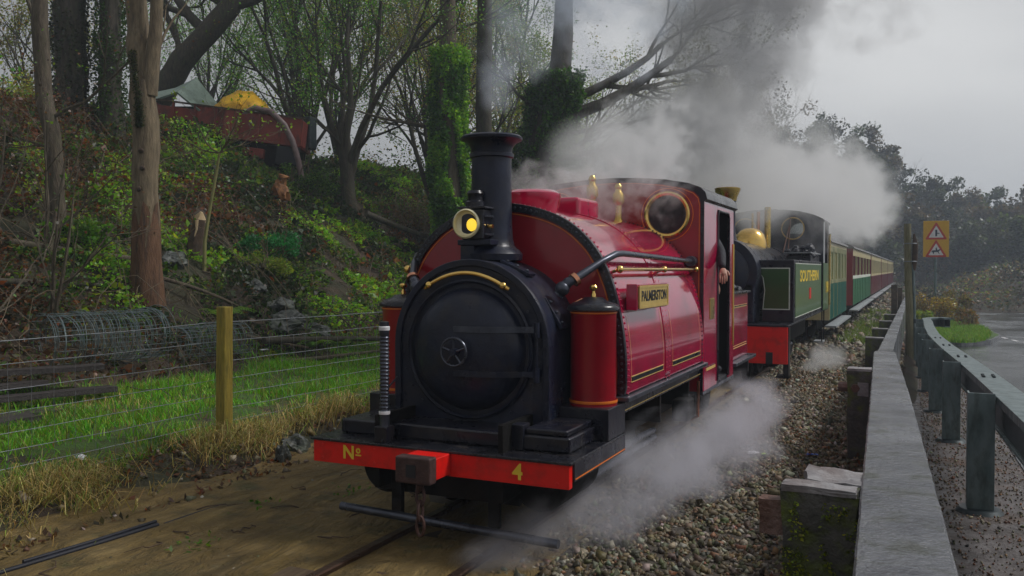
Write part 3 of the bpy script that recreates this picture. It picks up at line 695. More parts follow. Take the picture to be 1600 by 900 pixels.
multistem('pale twiggy tree beyond the crest right of the oak', (-18.5, 22.0), 6, 8.0, .14, (5200, .35, .11, LG), 11)
multistem('sparse bushy tree left of the big leaning ivy tree', (-11.0, 22.0), 6, 6.5, .12, (4200, .30, .10, LY), 12)
multistem('twiggy tree far behind the two leftmost trunks', (-22, 14), 6, 5.5, .12, (3500, .35, .10, LY), 13)
multistem('yellow green tree behind the leaning ivy tree', (-9.6, 26.5), 7, 6.4, .14, (9000, .36, .11, [(.14, .22, .02), (.20, .25, .03), (.09, .17, .02)]), 14)
multistem('bushy tree half hidden in the steam above the crimson cab', (-7.6, 32), 7, 8.2, .16, (7000, .42, .12, LY), 15)
multistem('bare twiggy tree behind the steam plume', (-13.5, 30), 7, 9.5, .16, (4200, .42, .12, LG), 16)
multistem('thin tree between oak and left trunks', (-24, 22), 6, 8, .14, (4200, .4, .11, LG), 17)
multistem('leafy tree behind the steam over the tank', (-14, 26), 7, 9.0, .16, (6200, .42, .12, LG), 18)
# bright ivy trunk, companion trunk, and the leaning ivy tree
t, Q, RR = tree('tall straight trunk clothed in bright ivy left of the chimney', (-8.2, 14.9), [(0, 0, -.3), (0, 0, 2), (-.05, 0, 4), (-.1, 0, 8)], [.30, .27, .24, .2],
    [(2.2, (-.9, -.2, .2), 2.4, .05), (2.4, (-.8, .3, .6), 2.2, .05), (2.0, (-.9, .1, .0), 1.8, .05)], (500, .1, .07, IVY), seed=20, bark='bark_mid')
ivy(t, Q, RR, 46000, .075, IVY, 20, -.5, 6.0, .26, IVYL)
t, Q, RR = tree('tall plain trunk right behind the bright ivy trunk', (-8.9, 18.2), [(0, 0, -.3), (0, 0, 3), (0, 0, 9)], [.26, .24, .2], [(1.2, (.7, 0, .6), 2.4, .05)], (300, .1, .07, LG), seed=21)
ivy(t, Q, RR, 3000, .08, IVY, 21, 0, 3.6, .1)
t, Q, RR = tree('massive ivy smothered tree leaning right with long bare limbs', (-7.1, 17.6), [(0, 0, -.3), (-.1, -.1, 2.4), (.1, 0, 3.8), (.5, .15, 5.4), (.7, .3, 6.6), (.9, .4, 10)], [.42, .40, .40, .34, .3, .22],
    [(2.9, (1, .42, .45), 3.9, .20), (3.2, (1, .42, .75), 3.9, .15), (2.5, (1, .45, .02), 3.1, .08), (2.0, (1, .4, .25), 2.9, .09), (1.7, (1, .4, -.12), 1.9, .05), (2.8, (-.8, -.3, .8), 2.0, .06), (2.2, (.9, .2, .5), 2.5, .08)],
    (450, .08, .07, DARKG), seed=22, gnarl=.16, up=.05, lvl=3)
ivy(t, Q, RR, 34000, .085, DARKG + IVY, 22, -.3, 6.4, .44)
r = np.random.RandomState(77); u = r.rand(2600)[:, None]
P = Q[8] + Vector((.2, .1, 0)); P = np.array(P)[None] + u * np.array([[2.4, 1.0, .75]]) + r.normal(size=(2600, 3)) * np.array([.14, .12, .14])
V, F, C_ = quads(P, r.uniform(.05, .09, 2600), pal(IVY + DARKG, 2600, r), seed=9); npmesh('ivy', V, F, 'leaves', C_, t)

def bush(label, x, y, rx, ry, h, n, size, cols, seed, group='shrubs along the top of the bank', cat='shrub', name='shrub', stems='twig'):
    r = np.random.RandomState(seed); rr = random.Random(seed)
    t = root(name, label, cat, (x, y, gz(x, y)), group=group)
    b = MB(); tips = []
    for i in range(8):
        branchy(b, tips, (rr.uniform(-.3, .3) * rx, rr.uniform(-.3, .3) * ry, -.1), (rr.uniform(-.7, .7), rr.uniform(-.7, .7), 1), h * .8, .012 + .01 * h, 1, rr, .3, .1, .6, 3)
    b.build('stem', stems, t)
    k = 26; cen = np.stack([rx * r.uniform(-.8, .8, k), ry * r.uniform(-.8, .8, k), h * (.15 + .65 * r.rand(k))], -1)
    cen[:, 2] *= 1 - .45 * (cen[:, 0] / rx) ** 2
    rad = r.uniform(.14, .30, k) * min(rx, h)
    i = r.randint(0, k, n); d = r.normal(size=(n, 3)); d /= np.linalg.norm(d, axis=1)[:, None]
    P = cen[i] + d * (rad[i] * r.rand(n) ** .3)[:, None]; P[:, 2] = np.abs(P[:, 2])
    V, F, C_ = quads(P, r.uniform(.6, 1.3, n) * size, pal(cols, n, r) * (.7 + .6 * r.rand(k))[i][:, None], seed=seed)
    npmesh('foliage', V, F, 'leaves', C_, t); return t
BR2 = [(.10, .05, .022), (.14, .075, .03), (.07, .055, .02), (.055, .07, .02)]
YG = [(.15, .21, .02), (.20, .24, .03), (.10, .17, .02)]
bush('brown leafless looking shrub between forked tree and ivy trunk', -9.9, 16.3, 1.5, 1.0, 1.6, 5200, .06, BR2, 1)
bush('smaller brown shrub beside the bright ivy trunk', -8.7, 16.6, .9, .8, 1.7, 3200, .06, BR2, 2)
bush('dark green shrub under the bright ivy trunk', -7.7, 13.2, 1.3, 1.0, 1.1, 5200, .06, DARKG + GREEN, 3)
bush('yellow green shrub right of the big ivy tree', -6.2, 21.5, 1.2, 1.2, 2.6, 6500, .08, YG, 4)
bush('golden shrub peeping above the crimson tank', -5.2, 19.5, 1.0, .8, 1.9, 4000, .07, [(.20, .20, .02), (.26, .19, .03)] + YG, 5)
bush('green shrub behind the engine tank top', -5.5, 16.0, 1.4, 1.0, 1.8, 5000, .07, GREEN, 6)
bush('olive hedge mass far left beyond the trunks', -17.5, 9.0, 2.6, 1.5, 1.3, 7000, .08, LY, 7)
bush('long green hedge beyond the crest at left', -20, 11.5, 4, 1.5, 2.0, 9000, .09, LY + LG, 8)
bush('dark shrub to the right of the wagon hose', -11.5, 13.2, 1.0, .8, 1.2, 3800, .06, DARKG + GREEN, 9)
bush('spreading dark shrub behind the chimney', -9.5, 20.5, 2.0, 1.2, 2.6, 7500, .08, DARKG + GREEN, 10)
bush('deep green bushy shrub on the bank above the slate rocks', -8.7, 8.7, .55, .5, .75, 2800, .06, [(.012, .12, .03), (.02, .16, .04)], 11)
bush('lime green low shrub left of the slate rocks', -8.2, 8.0, .5, .5, .6, 2400, .055, YG, 12)
bush('bright green grassy tussock right of the slim left tree', -8.9, 4.75, .4, .4, .5, 1600, .07, [(.08, .20, .012), (.12, .25, .02)], 13)
# bushes on the traffic island and by the road
G2 = 'roadside shrubs'
bush('golden brown shrub on the grass island left of the road sign', 3.05, 27.5, .8, 1.0, 1.5, 3800, .08, [(.28, .19, .02), (.20, .17, .02), (.14, .09, .02)], 20, G2)
bush('lime green shrub low on the grass island by the wooden pole', 2.75, 23.0, .45, .8, 1.0, 2600, .07, YG, 21, G2)
bush('tall yellow green shrub on the island right of the sign pole', 3.9, 31.0, .7, 1.0, 1.5, 3200, .08, [(.20, .18, .03), (.12, .12, .02), (.16, .09, .02)], 22, G2)
bush('small rusty shrub at the road edge of the island', 4.1, 27.6, .35, .6, .9, 1500, .07, [(.20, .10, .02), (.15, .13, .03)], 23, G2)
r = np.random.RandomState(81); n = 16000; a = r.rand(n) * 2 * PI; q = r.rand(n) ** .5
x = 3.55 + q * np.cos(a) * 1.0; y = 25.5 + q * np.sin(a) * 6; P = np.stack([x, y, ground(np.full(n, 3.6), y) + .12], -1)
V, F, C_ = blades(P, r.uniform(.08, .2, n), r.uniform(.012, .02, n), pal([(.10, .26, .01), (.14, .30, .015), (.2, .28, .03)], n, r), seed=16)
tag(npmesh('island_grass', V, F, 'grass', C_), 'bright grass on the kerbed traffic island', 'grass', kind='stuff')
x = .95 + 1.2 * r.rand(6000); y = 16 + 16 * r.rand(6000); k = fbm(x * 1.5, y * .4, 2) > .38; x, y = x[k], y[k]
P = np.stack([x, y, ground(x, y)], -1)
V, F, C_ = blades(P, r.uniform(.08, .26, len(P)), r.uniform(.015, .025, len(P)), pal([(.13, .22, .02), (.18, .24, .03)], len(P), r), seed=17)
tag(npmesh('lineside_grass', V, F, 'grass', C_), 'tuft of grass beside the ballast next to the coaches', 'grass', kind='stuff')

# hill trees far right and ahead
def farpt(px, Z):
    X = (px - 800) / 1342 * Z; return 2.52 + .9056 * X - .424 * Z, -4.29 + .424 * X + .9056 * Z
HT = [(.035, .045, .022), (.05, .06, .025), (.07, .07, .03), (.085, .065, .035), (.04, .07, .025)]
far_trees = [(1300, 100, 9.5), (1335, 104, 9.0), (1368, 100, 8.4), (1400, 96, 7.6), (1432, 92, 6.4), (1352, 84, 6.5), (1415, 78, 5.8), (1465, 94, 7.2), (1440, 76, 4.8),
             (1500, 100, 8.0), (1532, 96, 7.0), (1560, 98, 7.0), (1590, 94, 6.0), (1618, 98, 6.5), (1480, 74, 4.6), (1515, 72, 4.4), (1548, 74, 4.2), (1585, 70, 4.2), (1640, 84, 7), (1455, 86, 6.2), (1490, 88, 6.0), (1525, 86, 5.4), (1560, 84, 5.0), (1600, 84, 4.6), (1475, 80, 4.2), (1538, 78, 3.8), (1575, 80, 3.8), (1300, 92, 8.5), (1345, 94, 8.5), (1260, 110, 12), (1220, 106, 12), (1380, 70, 4.0)]
order = sorted(range(len(far_trees)), key=lambda k: far_trees[k][0])
place = ['veiled by steam above the cab of the green engine', 'showing through the steam over the first coach', 'in front of the steam veiled hill end', 'thick with steam left of the hilltop', 'at the left end of the hill crest in the steam', 'rising out of the steam at the hilltop',
         'tall on the rounded hilltop', 'on the hilltop above the last coaches', 'low on the slope behind the coach roofs', 'on the slope just left of the wooden pole', 'behind the top of the wooden pole', 'just right of the wooden pole top',
         'between pole and road sign high up', 'low between pole and road sign', 'dense left behind the road sign', 'short and thick below the sign board', 'dense right behind the road sign', 'bare and twiggy above the road sign', 'low behind the road sign', 'right of the road sign with a thin outline', 'low and dark right of the sign', 'full crowned a little right of the sign', 'stubby on the slope right of the sign', 
         'on the skyline halfway from sign to picture edge', 'low on the slope above the road bend', 'full crowned above the road bend', 'stubby above the road bend', 'full crowned near the right picture edge', 'third from the right on the skyline', 'low at the right end of the slope', 'second from the right on the skyline', 'last at the right end of the skyline']
for i, (px, Z, H) in enumerate(far_trees):
    x, y = farpt(px, Z); rr = random.Random(100 + i); t = root('hill_tree', 'misty hillside tree ' + place[order.index(i)], 'tree', (x, y, gz(x, y) - .2), group='misty trees on the hillside')
    b = MB(); tips = []
    b.tube([(0, 0, 0), (.1, 0, H * .3), (.0, 0, H * .45)], [.28, .22, .16], 7)
    for k in range(6):
        branchy(b, tips, (0, 0, H * (.12 + .06 * k)), (rr.uniform(-1, 1), rr.uniform(-1, 1), 1.0), H * rr.uniform(.35, .55), .12, 3 if i % 3 == 0 else 2, rr, .25, .15, .6, 3, 4, (6, 5, 4, 3, 3))
    b.build('trunk', 'bark_mid', t)
    r = np.random.RandomState(300 + i); T = np.asarray(tips); bare = i % 3 == 0
    k = 44; cen = T[r.randint(0, len(T), k)].copy(); cen[:22, 2] *= .75; rad = r.uniform(.5, 1.25, k) * max(H, 6.5) / 9; n = 3500 if bare else 8000
    q = r.randint(0, k, n); d = r.normal(size=(n, 3)); d /= np.linalg.norm(d, axis=1)[:, None]
    P = cen[q] + d * (rad[q] * r.rand(n) ** .35)[:, None]
    base_ = [[(.035, .040, .018), (.05, .05, .02)], [(.05, .07, .02), (.065, .085, .02)], [(.09, .065, .03), (.07, .055, .025)], [(.045, .06, .03), (.03, .04, .02)]][i % 4]
    V, F, C_ = quads(P, r.uniform(.16, .42, n), pal(base_, n, r) * (.5 + .9 * r.rand(k))[q][:, None], up=.3, asp=.8, seed=i)
    npmesh('crown', V, F, 'leaves', C_, t)
def scrub(name, label, n, xr, yr, h, size, cols, seed):
    r = np.random.RandomState(seed); x = r.uniform(*xr, n); y = r.uniform(*yr, n)
    P = np.stack([x, y, ground(x, y) + h * np.clip(fbm(x * .35, y * .35, 3) - .25, 0, 1) * 2 * r.rand(n)], -1)
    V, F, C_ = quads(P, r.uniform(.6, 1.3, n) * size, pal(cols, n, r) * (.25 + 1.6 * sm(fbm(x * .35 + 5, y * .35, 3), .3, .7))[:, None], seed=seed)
    tag(npmesh(name, V, F, 'leaves', C_), label, 'undergrowth', kind='stuff')
scrub('hillside_scrub', 'brown and green scrub on the bank across the road', 42000, (3, 62), (47, 70), 1.5, .22, HT + [(.12, .06, .03), (.10, .13, .03), (.15, .09, .04)], 91)
scrub('woodland', 'dark misty woodland floor on the far hill', 40000, (-45, 70), (64, 125), 1.6, .35, HT, 92)
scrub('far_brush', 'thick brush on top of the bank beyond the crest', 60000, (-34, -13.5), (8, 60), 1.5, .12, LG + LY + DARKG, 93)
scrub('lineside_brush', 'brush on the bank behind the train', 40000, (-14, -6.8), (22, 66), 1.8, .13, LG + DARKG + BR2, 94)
# ================================================================== crimson engine
def arc(cx, cz, rx, rz, a0, a1, n): return [(cx + rx * math.cos(RAD(a0 + (a1 - a0) * i / n)), cz + rz * math.sin(RAD(a0 + (a1 - a0) * i / n))) for i in range(n + 1)]
def tank_profile(d=0):   # saddle tank cross-section; offset inwards by d
    pr = [(.86, .70), (.86, .93), (.835, 1.15), (.78, 1.39), (.69, 1.59), (.58, 1.725), (.44, 1.83), (.25, 1.905), (0, 1.945)]
    pts = [(x, z) for x, z in pr] + [(-x, z) for x, z in pr[:-1][::-1]]
    out = []
    # smooth with a Catmull-Rom pass
    n = len(pts)
    for i in range(n - 1):
        p0, p1, p2, p3 = [Vector(pts[max(0, min(n - 1, j))]) for j in (i - 1, i, i + 1, i + 2)]
        for k in range(4):
            t = k / 4; out.append(.5 * ((2 * p1) + (p2 - p0) * t + (2 * p0 - 5 * p1 + 4 * p2 - p3) * t * t + (3 * p1 - p0 - 3 * p2 + p3) * t ** 3))
    out.append(Vector(pts[-1])); c = Vector((0, .95)); res = []
    for i, p in enumerate(out):
        a = out[max(0, i - 1)]; b = out[min(len(out) - 1, i + 1)]; tg = (b - a).normalized(); nn = Vector((-tg.y, tg.x))
        if nn.dot(c - p) < 0: nn = -nn
        q = p + nn * d
        if i in (0, len(out) - 1): q = Vector((p.x - math.copysign(d, p.x), p.y + (d if d > 0 and False else 0)))
        res.append((q.x, q.y))
    return res
E1 = root('crimson_steam_engine', 'crimson saddle tank steam engine with black smokebox and brass front lamp leading the train', 'steam engine')
bb = MB().box(-.85, .85, 0, .05, .312, .446).build('buffer_beam', 'beam_red', E1, bevel=.004)
text('N', .112, 'yellow_letter', bb, (-.585, -.003, .385), (RAD(90), 0, 0), ex=.001, off=.003)
text('o', .062, 'yellow_letter', bb, (-.515, -.003, .408), (RAD(90), 0, 0), ex=.001, off=.002)
MB().box(-.535, -.495, -.004, 0, .372, .380).build('underline', 'yellow_letter', bb)
text('4', .125, 'yellow_letter', bb, (.545, -.003, .378), (RAD(90), 0, 0), ex=.001, off=.003)
b = MB()
for x in (-.78, -.4, .3, .78):
    for z in (.34, .42): b.ball((x, -.001, z), .009, 1, .5, 1, 8, 4)
tag(b.build('beam_rivets', 'beam_red', E1, smooth=True), kind='stuff')
MB().box(-.10, .125, -.17, -.002, .325, .448).build('coupler_housing', 'beam_red', E1, bevel=.008)
MB().box(-.095, .13, -.25, -.17, .312, .462).build('coupler_block', 'coupler_iron', E1, bevel=.012, seg=3)
MB().box(-.02, .04, -.255, -.25, .35, .42).build('coupler_slot', 'cab_dark', E1)
# coupling hook and chain
b = MB()
for k in range(3):
    z = .24 - .085 * k; a = k % 2 * PI / 2
    p = [(.04 + .025 * math.cos(u) * math.cos(a), -.20 + .025 * math.cos(u) * math.sin(a) + .0, z + .055 * math.sin(u)) for u in [2 * PI * i / 12 for i in range(13)]]
    b = MB().tube(p, .010, 6, False); b.build('chain_link', 'coupler_iron', E1, smooth=True)
MB().tube([(.02, -.12, .33), (.02, -.16, .28), (.03, -.205, .27), (.045, -.22, .31)], .016, 8).build('hook', 'coupler_iron', E1, smooth=True)
# footplate, valances, valve cover step
MB().box(-.865, .865, -.015, .955, .446, .462).build('front_footplate', 'footplate_black', E1, bevel=.004)
for s in (-1, 1):
    v = MB().box(s * .85 - .012, s * .85 + .012, .051, .95, .345, .445).build('valance', 'black_paint', E1, bevel=.003)
    MB().box(s * .863 - .002, s * .863 + .002, .06, .94, .356, .362).build('lining', 'orange_line', v)
    MB().box(min(s * .54, s * .86), max(s * .54, s * .86), .62, .955, .463, .655).build('sandbox_plinth', 'black_paint', E1, bevel=.006)
    MB().lathe([(.001, .30), (.15, .30), (.175, .33), (.18, .35), (.18, .88), (.17, .90), (.001, .90)], (s * .53, 0, .25), 'y', 28).build('cylinder', 'underframe', E1, smooth=True)
    MB().box(min(s * .42, s * .72), max(s * .42, s * .70), .34, .88, .30, .44).build('cylinder_saddle', 'underframe', E1, bevel=.01)
MB().box(-.78, .78, .185, .66, .463, .552).build('valve_cover', 'black_paint', E1, bevel=.014, seg=3)
MB().box(.50, .76, .20, .62, .553, .590).build('raised_lid', 'black_paint', E1, bevel=.012)
MB().box(.42, .50, .17, .27, .463, .610).build('lamp_iron', 'black_paint', E1, bevel=.006)
MB().box(-.42, .42, .30, .33, .10, .44).build('frame_stretcher', 'underframe', E1)
# guard bar
MB().cyl((-.73, .12, .015), (.74, .12, -.03), .026, n=16).build('guard_bar', 'steel_pipe', E1, smooth=True)
for x in (-.33, .33): MB().box(x - .035, x + .035, .13, .17, .0, .33).build('guard_bracket', 'underframe', E1, bevel=.004)
# smokebox
def sbx(r, z0): return [(r, z0)] + arc(0, 1.02, r, r, 0, 180, 32) + [(-r, z0)]
MB().prism(sbx(.54, .50), .47, 1.0).build('smokebox', 'smokebox_black', E1, bevel=.022, seg=4)
MB().band(sbx(.545, .50), sbx(.50, .50), .448, .475).build('front_ring', 'smokebox_black', E1, bevel=.008)
b = MB().lathe([(.001, .12), (.09, .125), (.2, .145), (.3, .18), (.36, .222), (.375, .26), (.385, .29), (.43, .30), (.44, .325), (.44, .36)], (0, .18, 1.0), 'y', 64)
b.build('smokebox_door', 'smokebox_black', E1, smooth=True, ang=50)
hb = MB().lathe([(.415, .448), (.428, .436), (.44, .448)], (0, .0, 1.0), 'y', 64); hb.build('door_rim', 'smokebox_black', E1, smooth=True)
for z, yo in ((1.135, .0), (.865, 0)):
    pts = []
    for i in range(12):
        x = -.03 + .50 * i / 11; rr_ = math.hypot(x, z - 1.0)
        yy = np.interp(rr_, [0, .09, .2, .3, .36, .375, .43, .6], [.30, .305, .325, .36, .40, .42, .44, .445]) - .012
        pts.append((x, float(yy)))
    b = MB()
    for i in range(11):
        (xa, ya), (xb, yb) = pts[i], pts[i + 1]
        b.add([(xa, ya, z - .018), (xb, yb, z - .018), (xb, yb, z + .018), (xa, ya, z + .018), (xa, ya + .02, z - .018), (xb, yb + .02, z - .018), (xb, yb + .02, z + .018), (xa, ya + .02, z + .018)],
              [(0, 1, 2, 3), (0, 4, 5, 1), (3, 2, 6, 7)] + ([(0, 3, 7, 4)] if i == 0 else []))
    b.build('hinge_strap', 'steel_pipe' if z > 1 else 'smokebox_black', E1)
for z in (1.135, .865): MB().cyl((.475, .425, z - .045), (.475, .425, z + .045), .018, n=10).build('hinge_knuckle', 'smokebox_black', E1, smooth=True)
MB().cyl((.475, .425, .84), (.475, .425, 1.16), .008, n=8).build('hinge_pin', 'smokebox_black', E1, smooth=True)
hw = MB().tube([(.085 * math.cos(a), .255, 1.0 + .085 * math.sin(a)) for a in [2 * PI * i / 28 for i in range(29)]], .0085, 8, False).build('door_handwheel', 'steel_pipe', E1, smooth=True)
for k in range(5):
    a = RAD(90 + 72 * k); MB().cyl((0, .255, 1), (.085 * math.cos(a), .255, 1 + .085 * math.sin(a)), .007, .007, 6).build('spoke', 'steel_pipe', hw, smooth=True)
MB().cyl((0, .31, 1), (0, .235, 1), .022, n=14).build('hub', 'smokebox_black', hw, smooth=True)
MB().box(-.10, -.088, .292, .303, .72, .93).build('door_scratch_bar', 'steel_pipe', E1) if False else None
b = MB()
for k in range(26):
    a = 2 * PI * k / 26 + .06; b.ball((.475 * math.cos(a), .447, 1.0 + .475 * math.sin(a)), .009, 1, .6, 1, 6, 4) if 1.0 + .475 * math.sin(a) > .62 else None
tag(b.build('smokebox_rivets', 'smokebox_black', E1, smooth=True), kind='stuff')
# brass hand rail arching over the door
pts = [(x, .405, 1.478 - 1.15 * x * x) for x in [.325 - .65 * k / 20 for k in range(21)]]
hr = MB().tube(pts[2:-2], .013, 10).build('smokebox_handrail', 'brass', E1, smooth=True)
for p in (pts[2], pts[-3]):
    MB().ball(p, .024, 1, 1, 1).build('rail_knob', 'brass', hr, smooth=True)
    q = Vector(p) + Vector((math.copysign(.035, p[0]), .01, -.022)); MB().tube([p, q], [.018, .010], 8).build('rail_tip', 'brass', hr, smooth=True)
MB().box(.20, .46, .50, .62, 1.44, 1.50, Matrix.Identity(4)).build('x', 'smokebox_black', E1) if False else None
# chimney saddle plates with bolts on smokebox top right
for x0, x1, a in ((.14, .34, -24), (.44, .56, -58)):
    cx = (x0 + x1) / 2; M = Matrix.Translation((cx, .66, 1.02 + math.sqrt(.54 ** 2 - min(cx, .5) ** 2) + .004)) @ Matrix.Rotation(RAD(-a), 4, 'Y')
    pl = MB().box(-.11, .11, -.05, .05, -.01, .012, M).build('bolted_plate', 'smokebox_black', E1, bevel=.003)
    for k in (-.075, 0, .075):
        c = M @ Vector((k, -.02, .016)); MB().ball(c, .014, 1, 1, .8, 10, 5).build('bolt', 'steel_pipe', pl, smooth=True)
# chimney
ch = MB().lathe([(.135, 1.545), (.20, 1.56), (.205, 1.60), (.185, 1.625), (.165, 1.64), (.150, 1.66), (.140, 1.70), (.134, 1.80), (.130, 2.10), (.130, 2.225), (.145, 2.232), (.145, 2.255), (.134, 2.262),
                 (.137, 2.29), (.150, 2.315), (.175, 2.335), (.200, 2.345), (.203, 2.360), (.190, 2.372), (.150, 2.375), (.11, 2.37), (.105, 2.2), (.001, 2.15)], (0, .775, 0), 'z', 48)
ch.build('chimney', 'smokebox_black', E1, smooth=True, ang=40)
# front lamp on its bracket, left of the chimney
L = root('lamp', None, None, (0, 0, 0)); L.parent = E1
for k_ in ('label', 'category'):
    if k_ in L: del L[k_]
MB().box(-.105, .055, .545, .68, 1.69, 1.885).build('lamp_body', 'black_paint', L, bevel=.012, seg=3)
MB().box(-.125, .075, .53, .69, 1.885, 1.90).build('lamp_top_plate', 'black_paint', L, bevel=.004)
MB().lathe([(.062, 1.90), (.062, 1.93), (.048, 1.94), (.048, 1.975), (.055, 1.985), (.045, 2.005), (.001, 2.01)], (-.035, .61, 0), 'z', 24).build('lamp_vent', 'black_paint', L, smooth=True)
MB().lathe([(.088, .0), (.095, -.012), (.086, -.02), (.080, -.01), (.072, .03), (.088, .05)], (-.055, .53, 1.79), 'y', 36).build('lens_rim', 'cream_glass', L, smooth=True)
MB().lathe([(.001, .030), (.05, .024), (.078, .006), (.078, .02), (.001, .055)], (-.055, .53, 1.79), 'y', 36).build('lens_reflector', 'cream_glass', L, smooth=True)
MB().ball((-.028, .552, 1.783), .040, 1, .5, 1.1).build('lens_flame', 'lamp_glow', L, smooth=True)
MB().box(.055, .075, .56, .66, 1.83, 1.845).build('lamp_catch', 'steel_pipe', L, bevel=.002)
MB().box(.055, .075, .56, .66, 1.715, 1.73).build('lamp_catch', 'steel_pipe', L, bevel=.002)
MB().cyl((.06, .60, 1.775), (.095, .60, 1.775), .014, n=10).build('lamp_knob', 'brass', L, smooth=True)
MB().box(-.14, .10, .56, .72, 1.655, 1.69).build('lamp_bracket', 'smokebox_black', L, bevel=.006)
MB().box(-.13, -.03, .58, .70, 1.50, 1.655).build('bracket_stand', 'smokebox_black', L, bevel=.006)
# saddle tank
TP = tank_profile(0)
MB().prism(TP, .985, 3.19).build('saddle_tank', 'crimson', E1, smooth=True, bevel=.004, ang=30)
MB().prism(tank_profile(.045), .965, .984).build('tank_front', 'crimson_shaded', E1)
MB().band(tank_profile(-.004), tank_profile(.052), .945, .984).build('tank_edge_band', 'black_paint', E1, bevel=.004)
MB().band(tank_profile(.062), tank_profile(.070), .961, .9655).build('tank_front_lining', 'orange_line', E1)
b = MB(); mid = tank_profile(.024); acc = 0
def along(pr, step):
    out = []; acc = 0
    for i in range(len(pr) - 1):
        a, c = Vector(pr[i]), Vector(pr[i + 1]); L_ = (c - a).length
        while acc < L_: out.append(a + (c - a) * acc / L_); acc += step
        acc -= L_
    return out
for p in along(mid, .040): b.ball((p.x, .945, p.y), .0105, 1, .6, 1, 7, 4)
tag(b.build('band_rivets', 'steel_pipe', E1, smooth=True), kind='stuff')
# rivet rows and panel seam on the tank side
def ring_rivets(y, name, m='crimson', st=.038, rr_=.008):
    b = MB()
    for p in along(tank_profile(-.001), st): b.ball((p.x, y, p.y), rr_, 1, 1, 1, 6, 4)
    tag(b.build(name, m, E1, smooth=True), kind='stuff')
ring_rivets(1.015, 'tank_rivets'); ring_rivets(1.94, 'tank_rivets'); ring_rivets(2.03, 'tank_rivets'); ring_rivets(3.13, 'tank_rivets', 'black_paint')
MB().band(tank_profile(-.005), tank_profile(.0), 1.915, 2.055).build('seam_strip', 'crimson', E1)
# lining on the tank side (black line edged in gold near the bottom, thin gold frame)
TPZ = [(z, x) for x, z in TP if x > 0][::-1]
def xt(z): return float(np.interp(z, [a for a, _ in TPZ][::-1] if TPZ[0][0] > TPZ[-1][0] else [a for a, _ in TPZ], [c for _, c in TPZ][::-1] if TPZ[0][0] > TPZ[-1][0] else [c for _, c in TPZ]))
for s in (1, -1):
    for y0, y1 in ((1.07, 1.86), (2.12, 3.05)):
        zs = [.80, 1.0, 1.15, 1.2]
        b = MB().box(min(s * .862, s * .865), max(s * .862, s * .865), y0 + .02, y1 - .02, .772, .800); b.build('black_line', 'black_paint', E1)
        for z in (.766, .801): MB().box(min(s * .862, s * .866), max(s * .862, s * .866), y0, y1, z, z + .005).build('gold_line', 'gold_line', E1)
        for y in (y0, y1):
            zz = [.766 + (1.20 - .766) * k / 8 for k in range(9)]
            b = MB().add([(s * (xt(z) + .003), yy, z) for z in zz for yy in (y, y + .005)], [(2 * k, 2 * k + 1, 2 * k + 3, 2 * k + 2) for k in range(8)]); b.build('gold_line', 'gold_line', E1)
# gold oval lining and lifting eye on tank top side
for s in ():
    pts = [(s * (xt(1.55 + .10 * math.sin(a)) + .004), 2.1 + .62 * math.cos(a), 1.56 + .12 * math.sin(a)) for a in [2 * PI * i / 40 for i in range(41)]]
    MB().tube(pts, .003, 4, False).build('oval_lining', 'orange_line', E1, smooth=True)
    p0 = Vector((s * .40, 1.25, 1.86)); MB().tube([p0 + Vector((0, .04 * math.cos(a), .035 * math.sin(a))) for a in [2 * PI * i / 12 for i in range(13)]], .009, 6, False).build('lifting_eye', 'crimson', E1, smooth=True)
# tank filler boxes on top
MB().lathe([(.19, 1.90), (.21, 1.99), (.215, 2.00), (.215, 2.045), (.18, 2.068), (.001, 2.075)], (0, 1.42, 0), 'z', 36).build('tank_filler', 'crimson', E1, smooth=True, ang=50)
MB().box(-.17, .17, 1.95, 2.42, 1.90, 2.065).build('sand_dome', 'crimson', E1, bevel=.035, seg=4)
# safety valves
for (x, y, z0, z1) in ((0, 2.72, 1.93, 2.31), (.17, 2.92, 1.9, 2.25)):
    h = z1 - z0
    MB().lathe([(.045, 0), (.035, .03), (.028, .06), (.028, h * .45), (.045, h * .5), (.052, h * .55), (.050, h * .72), (.030, h * .80), (.026, h * .86), (.034, h * .90), (.030, h * .95), (.016, h), (.001, h)], (x, y, z0), 'z', 20).build('safety_valve', 'brass_dull', E1, smooth=True)
# name plate on its curved box
for s in (1,):
    pb = MB().box(.83, .905, 1.06, 1.80, 1.235, 1.405).build('nameplate_box', 'crimson', E1, bevel=.006)
    pl = MB().box(.905, .915, 1.08, 1.78, 1.25, 1.39).build('nameplate', 'plate_brass', pb, bevel=.003)
    fr = MB().band([(1.075, 1.245), (1.785, 1.245), (1.785, 1.395), (1.075, 1.395)], [(1.092, 1.262), (1.768, 1.262), (1.768, 1.378), (1.092, 1.378)], .913, .919, 'yz', True).build('plate_frame', 'plate_brass', pb)
    text('PALMERSTON', .095, 'black_paint', pb, (.9165, 1.43, 1.322), (RAD(90), 0, RAD(90)), name='plate_lettering', ex=.001, off=.002, sx=1.05)
